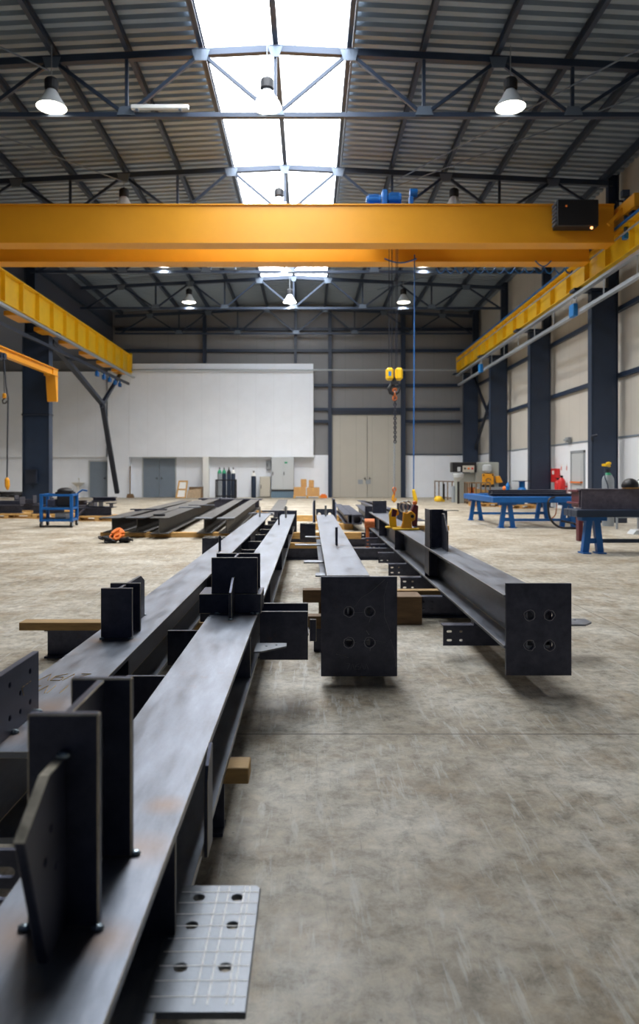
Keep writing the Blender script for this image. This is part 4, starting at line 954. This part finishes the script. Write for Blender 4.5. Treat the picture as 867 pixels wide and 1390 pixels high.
t = thing('plywood_crate', 'open plywood crate on the floor right of the yellow frame', 'crate', (XP(263,d),d,0))
obj('crate_panel', MB().prism([(XP(253,d),0),(XP(272,d),0),(XP(273,d),.5),(XP(266,d),.5),(XP(255,d),.42)],'y',d-.05,d), M['plywood'], t)
obj('crate_side', MB().box(XP(271,d),XP(273.5,d),d,d+.6,0,.62).box(XP(254,d),XP(273,d),d+.57,d+.62,0,.6), M['wood_dk'], t)
# gas bottles
def cyl(label, x, y, h, r, body, neck, grp=None, z=0, nm='gas_bottle'):
    t = thing(nm, label, 'gas bottle', (x,y,z), grp)
    obj('bottle_body', MB().lathe([(r*.92,0),(r,.03),(r,h*.80)],(x,y,z),18), body, t, smooth=True)
    obj('bottle_shoulder', MB().lathe([(r,h*.80),(r*.9,h*.85),(r*.6,h*.90),(r*.32,h*.925)],(x,y,z),18), neck, t, smooth=True)
    obj('valve', MB().lathe([(r*.3,h*.925),(r*.3,h*.96),(r*.14,h*.965),(r*.14,h),(.01,h)],(x,y,z),10).tube([(x-r*.4,y,z+h*.98),(x+r*.4,y,z+h*.98)],r*.12,6), M['black'], t)
    return t
for px, dy, bd, nk, lab in ((298,0,M['grey2'],M['green'],'green shouldered grey gas bottle, leftmost in the rack'),(303.5,.2,M['navy'],M['green'],'dark gas bottle second from the left in the rack'),
                  (310.5,0,M['navy'],M['black'],'dark gas bottle third from the left in the rack'),(316.2,.1,M['navy'],M['white'],'dark gas bottle with white shoulder, rightmost in rack')):
    cyl(lab, XP(px,38.6), 38.6+dy, 1.68, .115, bd, nk, 'gas bottles in the rack')
t = thing('bottle_rack', 'dark tubular rack holding gas bottles at the back wall', 'rack', (XP(307,38.4),38.4,0))
ra, rb = XP(293,38.4), XP(319,38.4)
for x in (ra, rb):
    for y in (38.35,38.95): obj('rack_post', MB().box(x-.03,x+.03,y-.03,y+.03,0,1.02), M['black'], t)
for z in (.12,.98):
    obj('rack_rail', MB().box(ra,rb,38.33,38.37,z-.03,z+.03), M['black'], t); obj('rack_rail', MB().box(ra,rb,38.93,38.97,z-.03,z+.03), M['black'], t)
cyl('single slim navy gas bottle with white shoulder against back wall', XP(344,39.5), 39.6, 1.5, .13, M['navy'], M['white'])
def cabinet(name, px0, px1, py0, py1, y, dp, m_, lab, cat='cabinet', split=False):
    x0, x1 = XP(px0,y), XP(px1,y); z0 = max(0,ZP(py1,y)); z1 = ZP(py0,y)
    t = thing(name, lab, cat, ((x0+x1)/2,y,z0))
    obj('body', MB().box(x0,x1,y+.02,y+dp,z0,z1), m_, t, bev=.01)
    n = 2 if split else 1; wd = (x1-x0)/n
    for k in range(n):
        dd = obj('door', MB().box(x0+k*wd+.012,x0+(k+1)*wd-.012,y,y+.02,z0+.03,z1-.03), m_, t, bev=.004)
        obj('door_handle', MB().box(x0+k*wd+.05,x0+k*wd+.09,y-.03,y,(z0+z1)/2-.1,(z0+z1)/2+.1), M['black'], dd)
    return t
cabinet('low_cabinet', 352.5,366.5,647,674.5,39.4,.5,M['beige2'],'low beige metal cabinet at the back wall beside navy bottle')
e = cabinet('electrical_cabinet', 368.5,398.5,620.5,665,39.3,.5,M['grey'],'tall light grey double electrical cabinet on a blue grey plinth',split=True)
obj('plinth', MB().box(XP(368,39.3),XP(399,39.3),39.32,39.95,0,ZP(666.5,39.3)), mat('plinth_blue',(.12,.19,.26),.5), e)
obj('green_lamp', MB().box(XP(386,39.3),XP(390,39.3),39.27,39.30,ZP(629,39.3),ZP(627,39.3)), M['green'], e)
obj('black_band', MB().box(XP(368,39.3),XP(399,39.3),39.3,39.34,ZP(666.6,39.3),ZP(665,39.3)), M['black'], e)
cabinet('junction_box', 361,367.5,625.5,637,39.9,.2,M['grey2'],'small grey junction box on wall left of electrical cabinet','junction box')
# boxes on pallet
d = 38.5
pl2 = thing('pallet', 'small pallet under two cardboard boxes before the back wall', 'pallet', (XP(416,d),d,0))
pxa, pxb = XP(398,d), XP(435,d)
obj('deck_board', MB().box(pxa,pxb,d,d+.9,.10,.14), M['pallet'], pl2)
for q in (0,.48,.93): obj('bearer', MB().box(pxa+(pxb-pxa)*q,pxa+(pxb-pxa)*q+.1,d,d+.9,0,.10), M['pallet'], pl2)
for px0,px1,z0,z1,lab,dy in ((398.5,415,.14,.60,'left cardboard box on the small pallet at the back wall',0),(416.5,433.5,.14,.58,'right cardboard box on the small pallet at the back wall',0),
                       (408,416,.60,1.03,'upper left cardboard box stacked on the two lower ones',.3),(419,426,.58,.98,'upper right cardboard box stacked on the two lower ones',.3)):
    t = thing('cardboard_box', lab, 'box', (XP(px0,d),d,z0), 'cardboard boxes on the back pallet')
    obj('carton', MB().box(XP(px0,d),XP(px1,d),d+.05+dy,d+.65,z0,z1), M['card'], t, bev=.01)
    obj('tape', MB().box((XP(px0,d)+XP(px1,d))/2-.03,(XP(px0,d)+XP(px1,d))/2+.03,d+.045+dy,d+.05+dy,z1-.2,z1).box((XP(px0,d)+XP(px1,d))/2-.03,(XP(px0,d)+XP(px1,d))/2+.03,d+.05+dy,d+.65,z1,z1+.003), M['pallet'], t)
tagged('wood_offcut', MB().box(XP(434.5,d),XP(444,d),d+.2,d+.7,0,.16).box(XP(436,d),XP(442,d),d+.25,d+.6,.16,.22), M['orange'], (XP(439,d),d,0), 'low orange brown block right of the cardboard boxes', 'block', bev=.01)

# ================================================================ RIGHT SIDE ITEMS
def a_trestle(par, x, y, top, m_, wd=.5, sp=.26):
    """A-frame leg pair; feet spread along X"""
    for s in (-1, 1):
        obj('trestle_leg', MB().bar((x+s*sp,y,.02),(x+s*.055,y,top),.10,.10).box(x+s*sp-.065,x+s*sp+.065,y-.12,y+.12,0,.02), m_, par)
    obj('trestle_tie', MB().bar((x-sp*.75,y,.2),(x+sp*.75,y,.2),.05,.08), m_, par)
    obj('trestle_head', MB().box(x-.2,x+.2,y-.1,y+.1,top-.06,top), m_, par)
bt = thing('work_table', 'long blue welding table with A-frame trestle legs, left one', 'work table', (5.4,16.8,0), 'blue trestle work tables')
lz = .60
for x, y in ((4.68,16.9),(6.12,16.9),(4.62,19.8),(6.45,19.8)): a_trestle(bt, x, y, lz, M['blue'], sp=.14)
obj('table_frame', MB().box(4.3,6.4,16.7,16.95,lz,lz+.14).box(4.3,6.9,19.7,19.9,lz,lz+.14).box(4.3,4.5,16.95,19.7,lz,lz+.14).box(6.2,6.4,16.95,19.7,lz,lz+.14).box(5.2,5.35,16.95,19.7,lz,lz+.14), M['blue'], bt, bev=.01)
obj('tie_rail', MB().box(4.68,6.12,16.87,16.93,.16,.22).box(4.62,6.45,19.77,19.83,.16,.22), M['blue'], bt)
for x0_,x1_,y,z0,h,lab in ((4.35,6.5,17.0,.742,.07,'long dark steel profile lying along the front of the left blue table'),(4.5,6.3,17.5,.742,.10,'second dark steel profile on the left blue table'),
                 (4.6,6.6,18.2,.742,.13,'tallest dark steel profile across the left blue table'),(4.9,6.8,19.0,.742,.12,'rear dark steel profile on the left blue table')):
    tagged('steel_profile', MB().ibeam('x',x0_,x1_,y,y+.25,z0,z0+h,.014,.012), M['steel_dark'], (x0_,y,z0), lab, 'steel profile', 'steel profiles on the left blue table')
t = thing('small_vise_stand', 'blue round tool stand with dark plate on the left blue table', 'tool', (XP(703,19.5),19.4,.86))
x = XP(703,19.5)
obj('stand_column', MB().lathe([(.12,0),(.1,.04),(.08,.06),(.08,.20),(.1,.22)],(x,19.15,.862),14), M['blue_lt'], t); obj('stand_plate', MB().box(x-.22,x+.22,19.0,19.3,1.085,1.10), M['black'], t)
tagged('bottle', MB().lathe([(.05,0),(.055,.1),(.03,.16),(.015,.2)],(XP(689,18.3),18.3,.872),12), M['blue_lt'], (XP(689,18.3),18.3,.872), 'small blue spray bottle on the left blue table', 'bottle')
tagged('cap', MB().lathe([(.05,0),(.055,.04),(.03,.09),(.01,.10)],(XP(684.5,18.35),18.35,.872),12), M['orange'], (XP(684.5,18.35),18.35,.872), 'small orange red cap on the left blue table', 'cap')
hose = [(6.05,17.0,.74)]+[(XP(746,16.6),16.6,.70),(XP(744,16.6),16.6,.45),(XP(747,16.6),16.55,.2),(XP(757,16.6),16.5,.05),(XP(770,16.6),16.45,.03),(XP(782,16.6),16.5,.03),(XP(779,16.6),16.6,.12),(XP(768,16.6),16.4,.16),(XP(757,16.6),16.4,.20)]
def smoothpts(p, n=6):
    p = [Vector(q) for q in p]; out = []
    for i in range(len(p)-1):
        a = p[max(i-1,0)]; b = p[i]; c = p[i+1]; d = p[min(i+2,len(p)-1)]
        for k in range(n):
            t = k/n; out.append(.5*((2*b)+(c-a)*t+(2*a-5*b+4*c-d)*t*t+(3*b-a-3*c+d)*t**3))
    return out+[p[-1]]
tagged('hose', MB().tube(smoothpts(hose),.025,8), M['black'], hose[0], 'black hose looping down from the left blue table to the floor', 'hose')
tagged('hose', MB().tube(smoothpts([(XP(757,17.2),17.3,.60),(XP(757,17.2),17.3,.45),(XP(753,17.2),17.2,.28),(XP(748,17),17.1,.18)]),.014,6), M['copper'], (XP(757,17.2),17.3,.60), 'thin brown hose hanging behind the black hose loop', 'hose')
# table 2
t2 = thing('work_table', 'nearer blue trestle table at the right edge, carrying a big beam', 'work table', (5.2,11.4,0), 'blue trestle work tables')
a_trestle(t2, 4.52, 11.4, .585, M['blue'], sp=.12); a_trestle(t2, 6.4, 11.4, .585, M['blue'], sp=.12)
obj('table_frame', MB().box(4.22,7.0,11.25,11.5,.585,.70).box(4.22,7.0,11.65,11.85,.585,.70).box(4.22,4.4,11.5,11.65,.585,.70).box(6.3,6.5,11.5,11.65,.585,.70), M['navy'], t2, bev=.01)
obj('tie_rail', MB().box(4.6,6.4,11.37,11.43,.17,.23), M['navy'], t2)
bb = side_beam('big dark steel beam lying across the nearer blue table', 4.4, 11.65, 7.6, 11.35, .26, .70, 1.03, 'beam on table', mt=steel_mat('plum_steel',(.15,.13,.16),.3,.5,.3))
obj('web_cover', MB().bar((4.4,11.54,.86),(7.6,11.24,.86),.02,.30), bb.children[0].data.materials[0], bb)
tagged('maroon_machine', MB().box(XP(783,13.5),XP(793,13.5),13.4,13.8,.64,.93).box(XP(779,13.5),XP(793,13.5),13.35,13.85,.93,.97).box(XP(779,13.5),XP(792,13.5),13.3,13.9,.70,.74).box(XP(784,13.5),XP(790,13.5),13.45,13.6,.0,.64), M['maroon'], (XP(787,13.5),13.4,0), 'maroon metal stand between the two blue tables', 'stand', bev=.01)
gb = cyl('grey gas bottle with green shoulder standing before nearest right column', XP(825,17.5), 17.5, 1.40, .14, M['grey2'], M['grey2'])
obj('green_cap', MB().lathe([(.10,0),(.085,.05),(.05,.09),(.03,.10)],(XP(825,17.5),17.5,1.215),14), M['green'], gb, smooth=True)
obj('regulator', MB().tube([(XP(825,17.5),17.4,1.47),(XP(816,17.5),17.3,1.50)],.03,8).lathe([(.02,0),(.07,.01),(.07,.06),(.02,.07)],(XP(816,17.5),17.3,1.46),12).lathe([(.02,0),(.06,.01),(.06,.06),(.02,.07)],(XP(820,17.5),17.25,1.50),12), M['yellow2'], gb)
obj('regulator_hose', MB().tube(smoothpts([(XP(816,17.5),17.3,1.44),(XP(815,17.5),17.25,1.2),(XP(818,17.5),17.2,.95),(XP(817,17.5),17.3,.6)]),.014,6), M['navy'], gb)
# items on the big beam
zt2 = 1.03
tagged('wood_strip', MB().box(XP(836,11.8),XP(880,11.8),11.44,11.58,zt2+.001,zt2+.022), M['pallet'], (XP(836,11.8),11.46,zt2), 'thin yellow board on top of the big beam at right', 'board')
wm = thing('welding_helmet', 'black welding helmet resting on the big beam at right', 'helmet', (XP(853,11.5),11.5,zt2+.022))
obj('helmet_shell', MB().lathe([(.13,0),(.135,.03),(.12,.08),(.08,.125),(.03,.145),(.005,.147)],(XP(855,11.5),11.5,zt2+.022),18), M['black'], wm, smooth=True)
obj('visor', MB().prism([(XP(842,11.7),zt2+.022),(XP(852,11.7),zt2+.022),(XP(852,11.7),zt2+.09),(XP(846,11.7),zt2+.05)],'y',11.40,11.50), M['rubber'], wm, bev=.004)
obj('headband', MB().tube([(XP(857,11.78)+.12*math.cos(a),11.42,zt2+.03+.13*math.sin(a)) for a in [PI*k/10 for k in range(11)]],.008,6), M['grey2'], wm)
# light grey stand at the lower right
t = thing('machine_foot', 'light grey splayed foot stand under the nearer blue table, right edge', 'stand', (7.6,15.5,0))
obj('foot_plate', MB().prism([(XP(853,15.2),0),(XP(880,15.2),0),(XP(880,15.2),.10),(XP(858,15.2),.09)],'y',15.0,15.3), M['grey'], t)
obj('low_frame', MB().bar((XP(836,16.5),16.5,.28),(XP(880,16.5),16.5,.28),.04,.04).bar((XP(837,16.5),16.5,.0),(XP(837,16.5),16.5,.28),.04,.04).bar((XP(866,16.5),16.5,.0),(XP(866,16.5),16.5,.28),.04,.04), M['grey2'], t)
tagged('plinth_block', MB().box(6.9,8.3,18.6,19.1,0,.22), M['navy_dk'], (6.9,18.6,0), 'dark low block on the floor behind the nearer blue table', 'block', bev=.02)
# red cabinets on the wall
x = XR-.16
t = thing('fire_hose_cabinet', 'red wall cabinet with white pictogram beside second right column', 'fire cabinet', (x,27.0,1.0))
obj('cabinet_body', MB().box(x-.02,XR-.021,26.9,27.5,.98,1.50), M['red'], t, bev=.01)
obj('sign', MB().box(x-.03,x-.021,27.1,27.3,1.28,1.42), M['white'], t)
t = thing('extinguisher', 'red fire extinguisher hung on wall, left one', 'fire extinguisher', (x,26.6,.45), 'extinguishers below the red cabinet')
def ext(t, y, z, r=.12, h=.62):
    obj('tank', MB().lathe([(r*.9,0),(r,.03),(r,h*.8),(r*.7,h*.92),(r*.3,h)],(x-.05,y,z),16), M['red'], t, smooth=True)
    obj('valve_handle', MB().box(x-.09,x-.01,y-.03,y+.03,z+h,z+h+.07).box(x-.16,x-.02,y-.015,y+.015,z+h+.06,z+h+.08), M['black'], t)
    obj('bracket', MB().box(x+.06,XR-.021,y-.05,y+.05,z+.3,z+.36), M['red'], t)
ext(t, 26.6, .45)
t = thing('extinguisher', 'red fire extinguisher hung on wall, right one nearer the white door', 'fire extinguisher', (x,26.2,.5), 'extinguishers below the red cabinet'); ext(t, 26.2, .50, .13, .66)
for y, lab in ((26.75,'left small red and white sign above extinguishers'),(26.2,'right small red and white sign above extinguishers')):
    o = obj('wall_sign', MB().box(XR-.03,XR-.021,y-.06,y+.06,1.4,1.66), M['white'], base=(XR-.03,y,1.4)); tag(o, lab, 'sign', 'small signs above extinguishers')
    obj('sign_symbol', MB().box(XR-.033,XR-.03,y-.035,y+.035,1.44,1.58), M['red'], o)
tagged('wall_lamp', MB().box(XR-.16,XR-.051,25.7,26.0,2.44,2.62).box(XR-.2,XR-.12,25.65,26.05,2.50,2.56), M['grey2'], (XR-.1,25.85,2.44), 'small grey wall lamp above the white door', 'wall lamp')
tagged('pipe_outlet', MB().tube([(8.50,21.44,2.3),(8.47,21.36,2.42),(8.6,21.30,2.45)],.04,8), M['navy_dk'], (8.47,21.3,2.3), 'small dark bracket on side of nearest right column', 'bracket')
# punching machine
my = 31.8
mx = lambda px: XP(px,my); mz = lambda py: ZP(py,my)
pm = thing('punching_machine', 'grey steel punching machine with yellow guards near the third column', 'machine', (mx(650),my,0))
obj('machine_body', MB().box(mx(645),mx(677),my,my+1.1,0,mz(627.5)), mat('machine_grey',(.36,.38,.35),.5), pm, bev=.03)
obj('lower_body', MB().box(mx(622),mx(645),my+.1,my+1.0,0,mz(642)), bpy.data.materials['machine_grey'], pm, bev=.02)
oh = obj('control_head', MB().box(mx(613.5),mx(646),my-.1,my+.5,mz(641),mz(627.5)), M['black'], pm, bev=.02)
cp_ = obj('control_panel', MB().box(mx(627),mx(642.5),my-.13,my-.1,mz(641),mz(632)), M['beige2'], oh)
for px, m_ in ((630,'black'),(635,'orange'),(640,'red')): obj('button', MB().ball((mx(px),my-.14,mz(636)),.045), M[m_], cp_)
obj('screen', MB().box(mx(620),mx(624),my-.12,my-.1,mz(640),mz(634)), M['grey'], oh)
obj('ram_cylinder', MB().lathe([(.1,0),(.2,.1),(.2,.32),(.12,.38)],(mx(660),my-.1,mz(642)),14), M['grey'], pm, smooth=True)
yg = obj('guard_plate', MB().box(mx(653),mx(668.5),my-.22,my-.12,mz(660),mz(643)), M['yellow'], pm, bev=.02)
for px in (654.5,667):
    for py in (645,658): obj('guard_bolt', MB().ball((mx(px),my-.23,mz(py)),.035), M['black'], yg)
obj('cam_mark', MB().tube([(mx(661)+.11*math.cos(a),my-.23,mz(652)+.09*math.sin(a)) for a in [5*k/8 for k in range(9)]],.02,6), M['wood_dk'], yg)
obj('hood', MB().prism([(mx(671),mz(646.5)),(mx(676),mz(646)),(mx(680),mz(655)),(mx(672),mz(655.5))],'y',my-.3,my-.05), M['yellow'], pm, bev=.02)
obj('work_bed', MB().box(mx(645),mx(690),my-.5,my+.3,mz(664)-.0,mz(661)).box(mx(650),mx(660),my-.4,my+.1,0,mz(664)), M['grey2'], pm)
obj('die_holder', MB().box(mx(652),mx(668),my-.35,my-.13,mz(664)+.09,mz(661)+.1), M['black'], pm)
fn_ = thing('dust_funnel', 'light grey funnel on a dark post left of the grey machine', 'funnel', (mx(618),my-.6,0))
obj('post', MB().tube([(mx(618),my-.6,0),(mx(618),my-.6,mz(651))],.05,10), M['black'], fn_)
obj('bowl', MB().lathe([(.05,-.08),(.1,0),(.22,.1),(.24,.25),(.2,.27)],(mx(618),my-.6,mz(651)),16), M['grey'], fn_, smooth=True)
def bucket(px, y, label, m_='copper', r=.12, h=.35):
    x = XP(px,y); tagged('bin', MB().lathe([(r*.8,0),(r,h),(r*.9,h),(r*.7,.03)],(x,y,0),14), M[m_], (x,y,0), label, 'bin', 'bins behind the railing', smooth=False)
bucket(640, 30.9, 'rusty red bin behind the railing, left of machine', 'copper', .16, .72)
bucket(648, 30.6, 'ochre bin behind the railing, second one', 'wood', .16, .65); bucket(658, 30.6, 'ochre bin behind the railing, third one', 'wood', .16, .62)
# railing
rg = thing('guard_railing', 'brown tubular guard railing around the machine left side', 'railing', (6.75,30,0))
rp = [(6.8,38.4),(7.9,38.4)]
def railrun(p, q, n):
    for k in range(n+1):
        x = p[0]+(q[0]-p[0])*k/n; y = p[1]+(q[1]-p[1])*k/n
        obj('baluster', MB().box(x-.025,x+.025,y-.025,y+.025,0,.92), M['wood_dk'], rg)
    obj('top_rail', MB().bar((p[0],p[1],.93),(q[0],q[1],.93),.06,.05), M['wood_dk'], rg)
    obj('bottom_rail', MB().bar((p[0],p[1],.12),(q[0],q[1],.12),.04,.04), M['wood_dk'], rg)
railrun((XP(590,38),38.0),(XP(620,34.5),34.5),5); railrun((XP(620,34.5),34.5),(XP(640,29.8),29.8),7); railrun((XP(640,29.8),29.8),(XP(665,29.4),29.4),4)
t = thing('bollard', 'yellow ended floor stop with black post before the railing', 'bollard', (XP(601,33.5),33.5,0))
obj('post', MB().box(XP(601,33.5),XP(603.5,33.5),33.5,33.6,0,.85), M['black'], t); obj('yellow_foot', MB().lathe([(.02,0),(.2,.03),(.22,.14),(.12,.26),(.02,.28)],(XP(595,33.5),33.5,0),14).box(XP(595,33.5),XP(603,33.5),33.42,33.58,0,.09), M['yellow2'], t, smooth=True)
tagged('grey_pipe', MB().tube([(XP(615.5,32.6),32.6,0),(XP(615.5,32.6),32.6,.75)],.10,10), M['grey2'], (XP(615.5,32.6),32.6,0), 'short grey blue upright pipe beside the funnel post', 'pipe')
t = pallet('yellow pallet on floor below the punching machine', XP(662,28.2), 28.2, 1.2); t['group'] = 'pallets near the machine'
t = pallet('yellow pallet on floor under the left blue table, right side', XP(707,26.6), 26.6, 1.2); t['group'] = 'pallets near the machine'
tagged('steel_crate', MB().box(XP(655,28.3),XP(672,28.3),28.3,28.9,.144,.55), M['black'], (XP(655,28.3),28.3,.144), 'black crate on the pallet below the punching machine', 'crate', bev=.02)
tagged('blue_bin', MB().prism([(XP(690,26.7),.144),(XP(712,26.7),.144),(XP(714,26.7),.6),(XP(688,26.7),.6)],'y',26.7,27.2), M['blue'], (XP(700,26.7),26.7,.144), 'blue bin on the pallet beneath the left blue table', 'bin', bev=.02)
